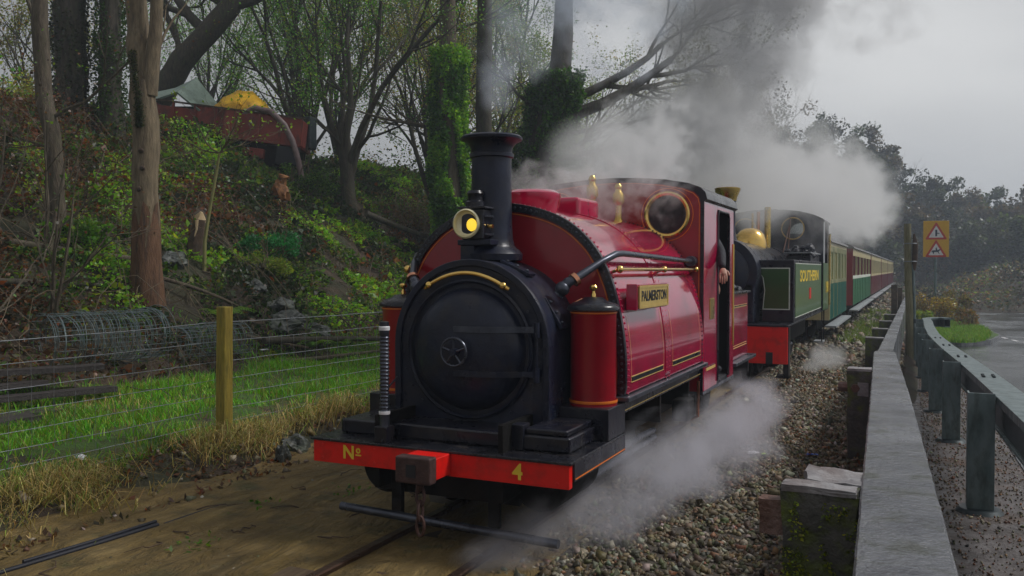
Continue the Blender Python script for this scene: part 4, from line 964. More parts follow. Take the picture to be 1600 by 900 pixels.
# brass hand rail along the tank
for s in (1, -1):
    x = s * .80
    h = MB().cyl((x, 1.0, 1.5), (x, 3.185, 1.5), .014, n=12).build('tank_handrail', 'brass', E1, smooth=True)
    for y in (1.02, 2.1, 3.15):
        MB().ball((x, y, 1.5), .026).build('rail_knob', 'brass', h, smooth=True); MB().cyl((x, y, 1.5), (s * .71, y, 1.47), .011, n=8).build('rail_stem', 'brass', h, smooth=True)
    MB().tube([(s * .50, .70, 1.34), (s * .56, .72, 1.42), (s * .60, .76, 1.445), (s * .70, .95, 1.55), (s * .755, 1.08, 1.60), (s * .77, 1.18, 1.605), (s * .76, 3.19, 1.57)], [.036, .034, .026, .023, .023, .021, .021], 14).build('ejector_pipe', 'steel_pipe', E1, smooth=True)
    MB().ball((s * .53, .70, 1.38), .047, 1, 1, 1).build('pipe_elbow', 'steel_pipe', E1, smooth=True)
    MB().cyl((s * .585, .745, 1.43), (s * .60, .762, 1.445), .045, n=16).build('pipe_union', 'copper', E1, smooth=True)
    MB().cyl((s * .76, 3.1, 1.572), (s * .76, 3.19, 1.572), .045, n=14).build('pipe_flange', 'steel_pipe', E1, smooth=True)
    MB().tube([(s * .54, .86, 1.28), (s * .60, .86, 1.31), (s * .66, .86, 1.30), (s * .70, .88, 1.26)], .008, 6).build('copper_pipe', 'copper', E1, smooth=True)
# sand boxes beside the smokebox
for s in (1, -1):
    c = (s * .70, .80, 0)
    MB().lathe([(.150, .655), (.150, .672), (.143, .678), (.143, 1.235), (.148, 1.245)], c, 'z', 36).build('sandbox', 'crimson_shaded', E1, smooth=True)
    MB().lathe([(.151, .672), (.153, .68), (.151, .69)], c, 'z', 36).build('sandbox_lining', 'orange_line', E1, smooth=True)
    MB().lathe([(.146, 1.226), (.148, 1.231), (.146, 1.236)], c, 'z', 36).build('sandbox_lining', 'orange_line', E1, smooth=True)
    MB().lathe([(.150, 1.24), (.166, 1.248), (.166, 1.262), (.158, 1.275), (.13, 1.292), (.08, 1.305), (.06, 1.325), (.001, 1.33)], c, 'z', 36).build('sandbox_cap', 'black_paint', E1, smooth=True, ang=50)
    MB().lathe([(.016, 1.325), (.016, 1.345), (.010, 1.355), (.010, 1.365), (.026, 1.378), (.028, 1.39), (.018, 1.403), (.001, 1.405)], c, 'z', 16).build('cap_knob', 'brass', E1, smooth=True)
MB().ball((-.80, 1.02, 1.50), .03).build('rail_end', 'brass', E1, smooth=True)
# vacuum stand pipe with ribbed hose
hp = MB()
prof = [(.030, .48), (.034, .50), (.030, .52), (.030, .62)]
z = .62
while z < 1.10: prof += [(.026, z), (.031, z + .008), (.026, z + .016)]; z += .022
prof += [(.030, 1.105), (.030, 1.14)]
MB().lathe(prof, (-.36, .05, 0), 'z', 16).build('brake_hose', 'steel_pipe', E1, smooth=True)
MB().lathe([(.033, 1.135), (.034, 1.155), (.030, 1.16)], (-.36, .05, 0), 'z', 16).build('hose_band', 'litter_white', E1, smooth=True)
MB().lathe([(.030, 1.158), (.028, 1.185), (.001, 1.19)], (-.36, .05, 0), 'z', 16).build('hose_cap', 'black_paint', E1, smooth=True)
MB().box(-.41, -.32, .01, .10, .46, .56).build('hose_foot', 'black_paint', E1, bevel=.008)
MB().lathe([(.034, .63), (.035, .645), (.033, .65)], (-.36, .05, 0), 'z', 16).build('hose_clip', 'litter_white', E1, smooth=True)
MB().cyl((-.35, .06, .78), (-.53, .46, .80), .006, n=6).build('hose_stay', 'steel_pipe', E1, smooth=True)
# running boards and frames
for s in (1, -1):
    MB().box(min(s * .55, s * .90), max(s * .55, s * .90), .90, 3.20, .662, .692).build('running_board', 'steel_pipe', E1, bevel=.005)
    MB().box(min(s * .40, s * .43), max(s * .40, s * .43), .05, 5.6, .18, .62).build('main_frame', 'underframe', E1)
    MB().box(min(s * .80, s * .83), max(s * .80, s * .83), .96, 3.2, .57, .66).build('running_board_valance', 'black_paint', E1, bevel=.004)
    MB().box(min(s * .831, s * .834), max(s * .831, s * .834), 1.0, 3.2, .585, .591).build('valance_lining', 'gold_line', E1)
    for y in (2.0, 2.9): MB().box(min(s * .50, s * .80), max(s * .50, s * .80), y, y + .03, .35, .66).build('frame_bracket', 'underframe', E1)
    MB().cyl((s * .60, 1.0, .13), (s * .60, 2.55, .13), .028, n=10).build('coupling_rod', 'steel_pipe', E1, smooth=True)
    MB().cyl((s * .62, .90, .25), (s * .62, 2.45, .20), .026, n=10).build('connecting_rod', 'steel_pipe', E1, smooth=True)
    MB().tube([(s * .86, 3.0, .55), (s * .86, 2.98, .25), (s * .80, 2.97, .22)], .014, 6).build('injector_pipe', 'copper', E1, smooth=True)
    MB().box(min(s * .70, s * .84), max(s * .70, s * .84), 2.72, 2.95, .24, .42).build('injector', 'underframe', E1, bevel=.02)
def wheel(parent, x, y, r, name='wheel', spokes=8, zc=None, m='underframe'):
    zc = r - .10 if zc is None else zc
    s = 1 if x > 0 else -1
    wl = MB().lathe([(r, -.03), (r, .03), (r * .86, .035), (r * .84, -.03)], (x, y, zc), 'x', 36).build(name, m, parent, smooth=True, ang=40)
    MB().lathe([(r + .02, -.045), (r + .02, -.03), (r * .84, -.03), (r * .84, -.045)], (x, y, zc), 'x', 36).build('flange', 'rail_steel', wl, smooth=True)
    MB().lathe([(.001, -.04), (.06, -.04), (.06, .05), (.001, .055)], (x, y, zc), 'x', 20).build('hub', m, wl, smooth=True)
    for k in range(spokes):
        a = 2 * PI * k / spokes; MB().cyl((x, y, zc), (x, y + r * .86 * math.cos(a), zc + r * .86 * math.sin(a)), .018, .014, 6).build('spoke', m, wl)
for y in (1.0, 2.5):
    for x in (-.34, .34): wheel(E1, x, y, .31)
MB().cyl((-.34, 1.0, .21), (.34, 1.0, .21), .04, n=12).build('axle', 'underframe', E1, smooth=True)
MB().cyl((-.34, 2.5, .21), (.34, 2.5, .21), .04, n=12).build('axle', 'underframe', E1, smooth=True)
MB().cyl((0, 1.0, 1.0), (0, 3.2, 1.0), .42, n=32).build('boiler', 'black_paint', E1, smooth=True)
MB().box(-.38, .38, 1.2, 3.2, .30, .62).build('ashpan', 'underframe', E1)
# ---- cab
def circ(cx, cz, r, n=32, rot=0): return [(cx + r * math.cos(2 * PI * i / n + rot), cz + r * math.sin(2 * PI * i / n + rot)) for i in range(n)]
CR = [(.86, 2.10), (.845, 2.16), (.80, 2.205), (.70, 2.245), (.5, 2.285), (.25, 2.31), (0, 2.318)]
CR = CR + [(-x, z) for x, z in CR[:-1][::-1]]
def holed_plate(outer, holes, y0, y1, name, m, parent, bevel=.003):
    """flat plate in the x-z plane with true openings"""
    bm = bmesh.new(); edges = []
    for loop in [outer] + holes:
        vs = [bm.verts.new((x, y0, z)) for x, z in loop]
        edges += [bm.edges.new((vs[i], vs[(i + 1) % len(vs)])) for i in range(len(vs))]
    bmesh.ops.triangle_fill(bm, use_beauty=True, use_dissolve=False, edges=edges)
    # drop faces that fell inside a hole
    def inside(p, loop):
        c = False; j = len(loop) - 1
        for i in range(len(loop)):
            xi, zi = loop[i]; xj, zj = loop[j]
            if (zi > p[1]) != (zj > p[1]) and p[0] < (xj - xi) * (p[1] - zi) / (zj - zi) + xi: c = not c
            j = i
        return c
    kill = [f for f in bm.faces if any(inside((f.calc_center_median().x, f.calc_center_median().z), h) for h in holes)]
    if kill: bmesh.ops.delete(bm, geom=kill, context='FACES_ONLY')
    ret = bmesh.ops.extrude_face_region(bm, geom=list(bm.faces))
    for v in [g for g in ret['geom'] if isinstance(g, bmesh.types.BMVert)]: v.co.y = y1
    bmesh.ops.recalc_face_normals(bm, faces=bm.faces)
    me = bpy.data.meshes.new(name); bm.to_mesh(me); bm.free(); me.materials.append(MATS[m])
    o = bpy.data.objects.new(name, me); COL.objects.link(o); o.parent = parent; return o
cab_out = [(.85, .42)] + CR[0:] + [(-.85, .42)]
holed_plate(cab_out, [circ(.53, 1.985, .178), circ(-.53, 1.985, .178)], 3.20, 3.215, 'cab_front', 'crimson_shaded', E1)
MB().band([(x * 1.0, z) for x, z in [(.853, .43)] + CR + [(-.853, .43)]], [(x * .965, z - .028) for x, z in [(.853, .458)] + CR + [(-.853, .458)]], 3.192, 3.2).build('cab_edge_band', 'black_paint', E1)
MB().band([(x * .955, z - .035) for x, z in [(.853, 1.0)] + CR + [(-.853, 1.0)]], [(x * .948, z - .040) for x, z in [(.853, 1.0)] + CR + [(-.853, 1.0)]], 3.196, 3.1995).build('cab_front_lining', 'orange_line', E1)
for s in (1, -1):
    wn = MB().lathe([(.168, .005), (.172, -.012), (.190, -.022), (.205, -.014), (.208, .0), (.168, .001)], (s * .53, 3.20, 1.985), 'y', 40).build('cab_window_rim', 'brass', E1, smooth=True)
    MB().lathe([(.001, .0), (.170, .0), (.170, .005), (.001, .005)], (s * .53, 3.203, 1.985), 'y', 32).build('pane', 'window_glass', wn)
    MB().lathe([(.228, -.001), (.232, -.003), (.236, -.001)], (s * .53, 3.199, 1.985), 'y', 40).build('window_lining', 'orange_line', E1)
    # side sheets: front panel, door opening, rear panel, joined over the top and across the waist at the rear
    op = [(3.76, .50), (3.76, 2.00), (3.79, 2.05), (4.27, 2.05), (4.30, 2.00), (4.30, .50)]
    x0, x1 = s * .845, s * .858
    bm_out = [(3.216, .43), (3.70, .43), (3.70, .48)]
    side = MB()
    side.box(min(x0, x1), max(x0, x1), 3.216, 3.76, .43, 2.10); side.build('cab_side_front', 'crimson', E1, bevel=.004)
    MB().box(min(x0, x1), max(x0, x1), 4.30, 4.56, .43, 2.10).build('cab_side_rear', 'crimson', E1, bevel=.004)
    MB().box(min(x0, x1), max(x0, x1), 3.76, 4.30, 2.05, 2.10).build('cab_side_top', 'crimson', E1, bevel=.003)
    MB().tube([(s * .86, 3.77, .46), (s * .86, 3.77, 2.0), (s * .86, 3.80, 2.045), (s * .86, 4.26, 2.045), (s * .86, 4.295, 2.0), (s * .86, 4.295, .46)], .012, 8).build('doorway_beading', 'black_paint', E1, smooth=True)
    MB().box(min(s * .70, s * .86), max(s * .70, s * .86), 3.18, 4.6, .40, .428).build('cab_footstep_edge', 'steel_pipe', E1, bevel=.004)
    MB().box(min(s * .859, s * .864), max(s * .859, s * .864), 3.44, 3.62, 1.05, 1.24).build('works_plate', 'brass_dull', E1, bevel=.003)
    MB().box(min(s * .859, s * .862), max(s * .859, s * .862), 3.30, 3.68, .60, .625).build('panel_lining', 'gold_line', E1)
    MB().box(min(s * .859, s * .8622), max(s * .859, s * .8622), 3.30, 3.68, .632, .637).build('panel_lining', 'black_paint', E1)
    MB().cyl((s * .89, 4.36, .75), (s * .89, 4.36, 1.75), .012, n=8).build('grab_rail', 'brass', E1, smooth=True)
RO = [(x * 1.03, z + .012) for x, z in CR]; RI = [(x * 1.0, z - .008) for x, z in CR]
MB().band(RO, RI, 3.19, 4.62).build('cab_roof', 'black_paint', E1, smooth=True)
holed_plate(cab_out, [circ(.53, 1.97, .15), circ(-.53, 1.97, .15)], 4.545, 4.558, 'cab_back', 'cab_dark', E1)
MB().box(-.84, .84, 3.22, 4.54, .44, .47).build('cab_floor', 'cab_dark', E1)
MB().prism([(-.55, .5), (.55, .5), (.55, 1.5), (.4, 1.75), (-.4, 1.75), (-.55, 1.5)], 3.22, 3.45).build('boiler_backhead', 'cab_dark', E1, bevel=.01)
for x in (-.2, .1, .3): MB().cyl((x, 3.46, 1.45), (x, 3.50, 1.45), .06, n=16).build('gauge', 'brass_dull', E1, smooth=True)
# ---- tender
T1 = root('engine_tender', 'small crimson tender with lined side panel coupled behind the crimson engine', 'tender', (0, 4.72, 0))
MB().box(-.80, .80, 0, 1.0, .54, 1.24).build('tender_body', 'crimson', T1, bevel=.008)
MB().box(-.83, .83, -.02, 1.03, 1.24, 1.262).build('tender_rim', 'black_paint', T1, bevel=.005)
MB().box(-.88, .88, -.1, 1.12, .50, .535).build('tender_board', 'steel_pipe', T1, bevel=.006)
for s in (1, -1):
    for z, dz in ((1.09, .012), (1.112, .008), (.66, .012), (.685, .008)):
        MB().box(min(s * .801, s * .804), max(s * .801, s * .804), .08, .92, z, z + dz * .6).build('tender_lining', 'gold_line', T1)
    MB().box(min(s * .801, s * .8035), max(s * .801, s * .8035), .09, .91, 1.098, 1.110).build('black_lining', 'black_paint', T1)
    for y in (.25, .85): wheel(T1, s * .34, y, .22)
    MB().box(min(s * .45, s * .49), max(s * .45, s * .49), .0, 1.0, .16, .5).build('tender_frame', 'underframe', T1)
MB().box(-.8, .8, 1.035, 1.09, .33, .50).build('tender_buffer_beam', 'black_paint', T1)
cb = MB(); rr = random.Random(3)
for i in range(190):
    x = rr.uniform(-.7, .7); y = rr.uniform(.08, .92); h = .30 * (1 - (x / .8) ** 2) * (1 - ((y - .5) / .55) ** 2)
    cb.ball((x, y, 1.25 + h * rr.uniform(.5, 1)), rr.uniform(.04, .075), rr.uniform(.7, 1.2), rr.uniform(.7, 1.2), rr.uniform(.6, 1), 6, 4)
tag(cb.build('tender_coal', 'coal', T1), kind='stuff')

# ---- driver leaning in the cab doorway
def person(name, label, loc, rz):
    t = root(name, label, 'person', loc, rz)
    J = {'pel': (0, 0, .92), 'wai': (0, .0, 1.06), 'che': (.04, -.02, 1.30), 'nek': (.07, -.02, 1.49), 'hd': (.09, -.03, 1.60), 'hd2': (.09, -.03, 1.70),
         'shR': (.10, -.19, 1.42), 'elR': (.26, -.22, 1.19), 'wrR': (.31, -.38, 1.04), 'shL': (.05, .17, 1.42), 'elL': (-.02, .24, 1.16), 'wrL': (.10, .20, .95),
         'hpR': (0, -.1, .88), 'knR': (.03, -.12, .48), 'anR': (-.02, -.12, .09), 'toR': (.16, -.14, .04), 'hpL': (0, .1, .88), 'knL': (.06, .14, .48), 'anL': (.02, .15, .09), 'toL': (.2, .17, .04)}
    E_ = [('pel', 'wai'), ('wai', 'che'), ('che', 'nek'), ('nek', 'hd'), ('hd', 'hd2'), ('che', 'shR'), ('shR', 'elR'), ('elR', 'wrR'), ('che', 'shL'), ('shL', 'elL'), ('elL', 'wrL'),
          ('pel', 'hpR'), ('hpR', 'knR'), ('knR', 'anR'), ('anR', 'toR'), ('pel', 'hpL'), ('hpL', 'knL'), ('knL', 'anL'), ('anL', 'toL')]
    Rd = {'pel': .14, 'wai': .145, 'che': .17, 'nek': .055, 'hd': .085, 'hd2': .08, 'shR': .075, 'elR': .055, 'wrR': .033, 'shL': .075, 'elL': .055, 'wrL': .033, 'hpR': .095, 'knR': .065, 'anR': .045, 'toR': .04, 'hpL': .095, 'knL': .065, 'anL': .045, 'toL': .04}
    def skin(nm, J_, E2, R_, m, par, rootk, sub=2):
        ks = list(dict.fromkeys([k for e in E2 for k in e])); me = bpy.data.meshes.new(nm)
        me.from_pydata([J_[k] for k in ks], [(ks.index(a), ks.index(c)) for a, c in E2], [])
        o = bpy.data.objects.new(nm, me); COL.objects.link(o); o.parent = par; me.materials.append(MATS[m])
        o.modifiers.new('skin', 'SKIN').use_smooth_shade = True
        for i, k in enumerate(ks):
            v = me.skin_vertices[0].data[i]; v.radius = (R_[k], R_[k]); v.use_root = (k == rootk)
        sb = o.modifiers.new('sub', 'SUBSURF'); sb.levels = sub; sb.render_levels = sub; return o
    body = skin('body', J, E_, Rd, 'jacket', t, 'pel')
    MB().ball((.10, -.03, 1.635), .10, .95, .78, 1.15, 20, 12).build('face', 'skin', t, smooth=True)
    MB().tube([(.19, -.03, 1.64), (.215, -.03, 1.615), (.195, -.03, 1.605)], [.010, .014, .008], 8).build('nose', 'skin', t, smooth=True)
    for s in (-1, 1):
        MB().ball((.182, -.03 + s * .032, 1.655), .011, .6, 1, .8).build('eye', 'jacket', t, smooth=True)
        MB().ball((.09, -.03 + s * .08, 1.635), .022, .7, .4, 1.3).build('ear', 'skin', t, smooth=True)
    MB().tube([(.185, -.055, 1.575), (.193, -.03, 1.572), (.185, -.005, 1.575)], .006, 6).build('mouth', 'crimson_shaded', t, smooth=True)
    MB().lathe([(.092, 0), (.098, .02), (.104, .05), (.09, .07), (.001, .078)], (.09, -.03, 1.68), 'z', 24).build('cap', 'jacket', t, smooth=True)
    MB().box(.15, .235, -.09, .03, 1.683, 1.693).build('cap_peak', 'jacket', t, bevel=.004)
    for (wx, sd) in (('wrR', -1), ('wrL', 1)):
        wv = Vector(J[wx]); ev = Vector(J['el' + wx[-1]]); d = (wv - ev).normalized(); sdv = Vector((0, 0, 1)).cross(d).normalized(); dn = d.cross(sdv)
        Jh = {'w': wv, 'p': wv + d * .055}; Rh = {'w': .026, 'p': .034}; Eh = [('w', 'p')]
        for k, off in enumerate((-.030, -.010, .010, .028)):
            ln = (.062, .072, .068, .052)[k]; a_ = wv + d * .09 + sdv * off; b_ = a_ + d * ln * .45 - Vector((0, 0, 1)) * ln * .3; c_ = b_ - Vector((0, 0, 1)) * ln * .55 + d * ln * .05
            for q, v_, r_ in (('a', a_, .011), ('b', b_, .009), ('c', c_, .0075)): Jh[q + str(k)] = v_; Rh[q + str(k)] = r_
            Eh += [('p', 'a' + str(k)), ('a' + str(k), 'b' + str(k)), ('b' + str(k), 'c' + str(k))]
        Jh['t'] = wv + d * .045 - sdv * .045 * sd; Jh['u'] = wv + d * .085 - sdv * .055 * sd - Vector((0, 0, .012)); Rh['t'] = .012; Rh['u'] = .009; Eh += [('p', 't'), ('t', 'u')]
        skin('hand', Jh, Eh, Rh, 'skin', t, 'p', 1)
    return t
person('person', 'driver in dark jacket leaning out of the crimson cab doorway, hand on its edge', (.62, 4.02, .47), 0)

# ================================================================== green engine
E2 = root('green_steam_engine', 'dark green tank engine with brass dome and red buffer beam coupled second in the train', 'steam engine', (0, 7.9, 0))
MB().box(-.96, .96, 0, .05, .20, .71).build('buffer_beam', 'beam_red', E2, bevel=.006)
MB().box(-.97, .97, -.01, 5.9, .712, .735).build('footplate', 'black_paint', E2, bevel=.004)
MB().box(-.09, .09, -.22, -.002, .34, .50).build('coupler_block', 'coupler_iron', E2, bevel=.01)
for x in (-.72, .72): MB().box(x - .045, x + .045, -.012, -.001, .20, .36).build('beam_slot', 'cab_dark', E2)
MB().cyl((-.0, .35, 1.45), (0, .90, 1.45), .50, n=36).build('smokebox', 'smokebox_black', E2, smooth=True, bevel=.01)
MB().lathe([(.001, -.08), (.2, -.07), (.34, -.03), (.38, .0), (.38, .02)], (0, .33, 1.45), 'y', 36).build('smokebox_door', 'smokebox_black', E2, smooth=True)
MB().box(-.45, .45, .35, .9, .735, 1.3).build('smokebox_saddle', 'smokebox_black', E2, bevel=.02)
MB().lathe([(.16, 1.90), (.13, 1.97), (.115, 2.05), (.112, 2.48), (.125, 2.50), (.135, 2.56), (.175, 2.67), (.178, 2.69), (.15, 2.70), (.10, 2.695), (.1, 2.5), (.001, 2.45)], (0, .72, 0), 'z', 32).build('chimney', 'smokebox_black', E2, smooth=True)
MB().lathe([(.118, 2.505), (.130, 2.51), (.14, 2.56), (.182, 2.665), (.186, 2.70), (.15, 2.712), (.12, 2.705)], (0, .72, 0), 'z', 32).build('chimney_cap', 'brass_dull', E2, smooth=True)
MB().lathe([(.27, 1.66), (.265, 1.84), (.001, 1.84)], (0, 2.7, 0), 'z', 36).build('dome_base', 'black_paint', E2, smooth=True)
MB().lathe([(.272, 1.84), (.272, 1.90), (.262, 1.99), (.225, 2.09), (.16, 2.16), (.08, 2.195), (.001, 2.20)], (0, 2.7, 0), 'z', 40).build('dome', 'brass', E2, smooth=True, ang=60)
MB().cyl((0, .9, 1.45), (0, 4.7, 1.45), .48, n=32).build('boiler', 'black_paint', E2, smooth=True)
MB().cyl((.16, 3.5, 1.8), (.16, 3.5, 2.60), .055, n=16).build('safety_valve', 'brass_dull', E2, smooth=True)
MB().cyl((.0, 3.5, 1.8), (.0, 3.5, 2.52), .03, n=12).build('whistle', 'copper', E2, smooth=True)
MB().cyl((-.10, 3.5, 1.8), (-.10, 3.5, 2.50), .02, n=12).build('whistle', 'brass_dull', E2, smooth=True)
for s in (1, -1):
    tk = MB().prism([(s * .955, .736), (s * .955, 1.64), (s * .40, 1.64), (s * .50, 1.45), (s * .52, 1.2), (s * .50, .736)], .70, 4.69).build('side_tank', 'black_paint', E2, bevel=.012)
    cf = [(.885, .93), (.885, 1.51), (.44, 1.51), (.53, 1.38), (.555, 1.2), (.53, .93)]
    ou = [(.90, .915), (.90, 1.525), (.425, 1.525), (.517, 1.385), (.543, 1.2), (.518, .915)]
    MB().prism([(s * x, z) for x, z in cf], .692, .70).build('tank_front_panel', 'dark_green', E2)
    MB().band([(s * x, z) for x, z in ou], [(s * x, z) for x, z in cf], .689, .70, closed=True).build('panel_white_line', 'white_line', E2)
    MB().box(min(s * .956, s * .962), max(s * .956, s * .962), .82, 4.6, .80, 1.58).build('tank_side_panel', 'mid_green', E2)
    for z in (.795, 1.582): MB().box(min(s * .956, s * .963), max(s * .956, s * .963), .81, 4.61, z, z + .012).build('panel_line', 'white_line', E2)
    if s == 1:
        text('SOUTHERN', .24, 'yellow_letter', E2, (.964, 2.72, 1.39), (RAD(90), 0, RAD(90)), name='side_lettering', ex=.001, off=.006, sx=2.2)
        text('190', .30, 'yellow_letter', E2, (.999, 5.35, 1.15), (RAD(90), 0, RAD(90)), name='cab_number', ex=.001, off=.006, sx=1.3)
    MB().box(min(s * .963, s * .968), max(s * .963, s * .968), 2.6, 2.85, 1.02, 1.20).build('red_plate', 'beam_red', E2)
    MB().box(min(s * .50, s * .55), max(s * .50, s * .55), .2, 5.8, .25, .71).build('main_frame', 'underframe', E2)
    for y in (1.5, 2.6, 3.7): wheel(E2, s * .33, y, .38)
    wheel(E2, s * .33, .45, .26); wheel(E2, s * .33, 5.3, .26)
    MB().cyl((s * .70, .25, .33), (s * .70, .95, .33), .20, n=24).build('cylinder', 'underframe', E2, smooth=True)
    MB().cyl((s * .68, .95, .30), (s * .68, 2.6, .28), .03, n=8).build('connecting_rod', 'steel_pipe', E2, smooth=True)
    MB().box(min(s * .80, s * .97), max(s * .80, s * .97), 4.9, 5.3, .12, .15).build('cab_step', 'coach_step', E2)
    for y in (4.9, 5.27): MB().box(min(s * .94, s * .96), max(s * .94, s * .96), y, y + .03, .12, .71).build('step_hanger', 'underframe', E2)
    MB().box(min(s * .80, s * .97), max(s * .80, s * .97), .05, .35, .0, .03).build('front_step', 'underframe', E2)
    MB().box(min(s * .90, s * .97), max(s * .90, s * .97), .05, .22, .0, .70).build('step_plate', 'black_paint', E2)
    cbx = MB().box(min(s * .98, s * .99), max(s * .98, s * .99), 4.72, 5.75, .74, 1.62).build('cab_side', 'mid_green', E2)
    MB().box(min(s * .975, s * .99), max(s * .975, s * .99), 4.70, 4.95, 1.62, 2.42).build('cab_pillar', 'coach_step' if s > 0 else 'black_paint', E2)
    MB().box(min(s * .975, s * .99), max(s * .975, s * .99), 5.45, 5.75, 1.62, 2.42).build('cab_pillar', 'black_paint', E2)
    MB().cyl((s * 1.0, 5.85, .8), (s * 1.0, 5.85, 2.2), .02, n=8).build('grab_rail', 'brass_dull', E2, smooth=True)
    MB().box(min(s * .52, s * .92), max(s * .52, s * .92), 3.2, 4.66, 1.64, 1.74).build('coal_rail', 'black_paint', E2, bevel=.01)
    MB().box(min(s * .50, s * .94), max(s * .50, s * .94), 3.0, 4.68, 1.775, 1.79).build('coal_rail', 'coach_step', E2)
    cb = MB(); rr = random.Random(9 + s)
    for i in range(110): cb.ball((s * rr.uniform(.5, .92), rr.uniform(3.25, 4.6), 1.72 + rr.uniform(0, .20) * rr.random() ** .5), rr.uniform(.04, .075), rr.uniform(.7, 1.2), 1, rr.uniform(.6, 1), 6, 4)
    tag(cb.build('bunker_coal', 'coal', E2), kind='stuff')
C2 = [(.985, 2.38), (.96, 2.42), (.8, 2.50), (.55, 2.57), (.3, 2.605), (0, 2.62)]; C2 = C2 + [(-x, z) for x, z in C2[:-1][::-1]]
holed_plate([(.975, .74)] + C2 + [(-.975, .74)], [circ(.44, 2.27, .20), circ(-.44, 2.27, .20)], 4.70, 4.715, 'cab_front', 'smokebox_black', E2)
for s in (1, -1):
    wn = MB().lathe([(.19, .003), (.195, -.012), (.212, -.012), (.215, .0)], (s * .44, 4.70, 2.27), 'y', 32).build('window_rim', 'brass_dull', E2, smooth=True)
    MB().lathe([(.001, .0), (.192, .0), (.192, .005), (.001, .005)], (s * .44, 4.703, 2.27), 'y', 32).build('pane', 'window_glass', wn)
MB().band([(x * 1.02, z + .02) for x, z in C2], C2, 4.66, 5.95).build('cab_roof', 'black_paint', E2, smooth=True)
holed_plate([(.975, .74)] + C2 + [(-.975, .74)], [circ(.44, 2.22, .2), circ(-.44, 2.22, .2)], 5.80, 5.815, 'cab_back', 'cab_dark', E2)
MB().cyl((.42, 4.2, 1.8), (.42, 4.5, 2.45), .012, n=6).build('fire_iron', 'rusty_iron', E2, smooth=True)
MB().cyl((.36, 4.0, 1.8), (.40, 4.5, 2.30), .012, n=6).build('fire_iron', 'rusty_iron', E2, smooth=True)

# ================================================================== coaches
def coach(label, y0, L, w_, z0, z1, lower, upper, end, style, door_y=None, roof='coach_roof'):
    t = root('coach', label, 'coach', (0, y0, 0), group='passenger coaches behind the two engines')
    zm = z0 + (z1 - z0) * .46; W = w_
    MB().box(-W, W, 0, L, z0, zm).build('lower_body', lower, t, bevel=.01)
    inner = MB().box(-W + .06, W - .06, .05, L - .05, zm, z1 - .02)
    inner.build('interior', 'dark_glass', t)
    npil = max(4, int(L / .95)); bay = L / npil
    for s in (1, -1):
        x0, x1 = sorted((s * (W - .05), s * W))
        MB().box(x0, x1, .0, L, z1 - .22, z1).build('top_panel', upper, t)
        MB().box(x0, x1, .0, L, zm + .002, zm + .09).build('waist_panel', upper if style != 'window' else 'white_line', t)
        for k in range(npil + 1):
            y = k * bay; wd = .05 if style == 'window' else .17
            MB().box(x0, x1, max(.003, y - wd), min(L - .003, y + wd), zm + .088, z1 - .218).build('pillar', 'maroon_paint' if style == 'window' and k % 2 else upper, t)
        for k in range(npil):
            y = (k + .5) * bay
            MB().box(min(s * (W - .045), s * (W - .03)), max(s * (W - .045), s * (W - .03)), y - bay / 2 + .05, y + bay / 2 - .05, zm + .09, z1 - .22).build('window', 'dark_glass' if style != 'van' else upper, t)
            for yy in (y - bay / 2,): MB().box(min(s * W, s * (W + .008)), max(s * W, s * (W + .008)), yy + .004, yy + .028, z0 + .02, zm - .01).build('door_line', 'cream_paint' if style == 'van' else 'black_paint', t)
        if style == 'van':
            for k in range(int(L / .35)):
                MB().box(min(s * W, s * (W + .012)), max(s * W, s * (W + .012)), k * .35 + .05, k * .35 + .075, z0, z1 - .1).build('body_rib', lower, t)
        MB().box(min(s * (W - .1), s * (W + .13)), max(s * (W - .1), s * (W + .13)), .1, L - .1, z0 - .16, z0 - .12).build('footboard', 'coach_step', t)
        MB().box(min(s * .6, s * .65), max(s * .6, s * .65), .05, L - .05, z0 - .22, z0 - .002).build('underframe', 'underframe', t)
    for y in (-.012, L): MB().box(-W, W, y, y + .012, z0, z1).build('end_panel', end, t, bevel=.003)
    RP = [(W + .05, z1 - .02)] + [((W + .03) * math.cos(RAD(a)), z1 + .17 * math.sin(RAD(a))) for a in range(15, 166, 15)] + [(-W - .05, z1 - .02)]
    MB().prism(RP, -.06, L + .06).build('roof', roof, t, smooth=True, ang=40)
    for yb in ((1.3, L - 1.3) if L > 7 else (.9, L - .9)):
        for s in (1, -1):
            for dy in ((-.4, .4) if L > 7 else (0,)): MB().cyl((s * .30, yb + dy, .13), (s * .36, yb + dy, .13), .23, n=20).build('wheel', 'underframe', t, smooth=True)
            MB().box(min(s * .42, s * .47), max(s * .42, s * .47), yb - .65, yb + .65, .05, .25).build('bogie_frame', 'underframe', t, bevel=.01)
    return t
coach('short cream and teal van directly behind the green engine', 15.0, 4.9, .90, .42, 2.10, 'teal_paint', 'cream_paint', 'cream_paint', 'van')
coach('green coach with crimson end wall and open windows, second behind the engines', 21.2, 10.6, .98, .50, 2.10, 'emerald_paint', 'cream_paint', 'maroon_paint', 'window')
labs = ['first of the maroon and cream coaches after the green one', 'maroon and cream coach between the first and third of its colour', 'third maroon and cream coach where the line of roofs dips', 'fourth maroon and cream coach left of the wooden pole',
        'fifth maroon and cream coach close to the wooden pole', 'sixth maroon and cream coach at the distant pole edge', 'seventh maroon and cream coach, farthest back in the train']
for k in range(7): coach(labs[k], 32.4 + 11.6 * k, 11.0, .98, .50, 2.10, 'maroon_paint', 'cream_paint', 'maroon_paint', 'coach')

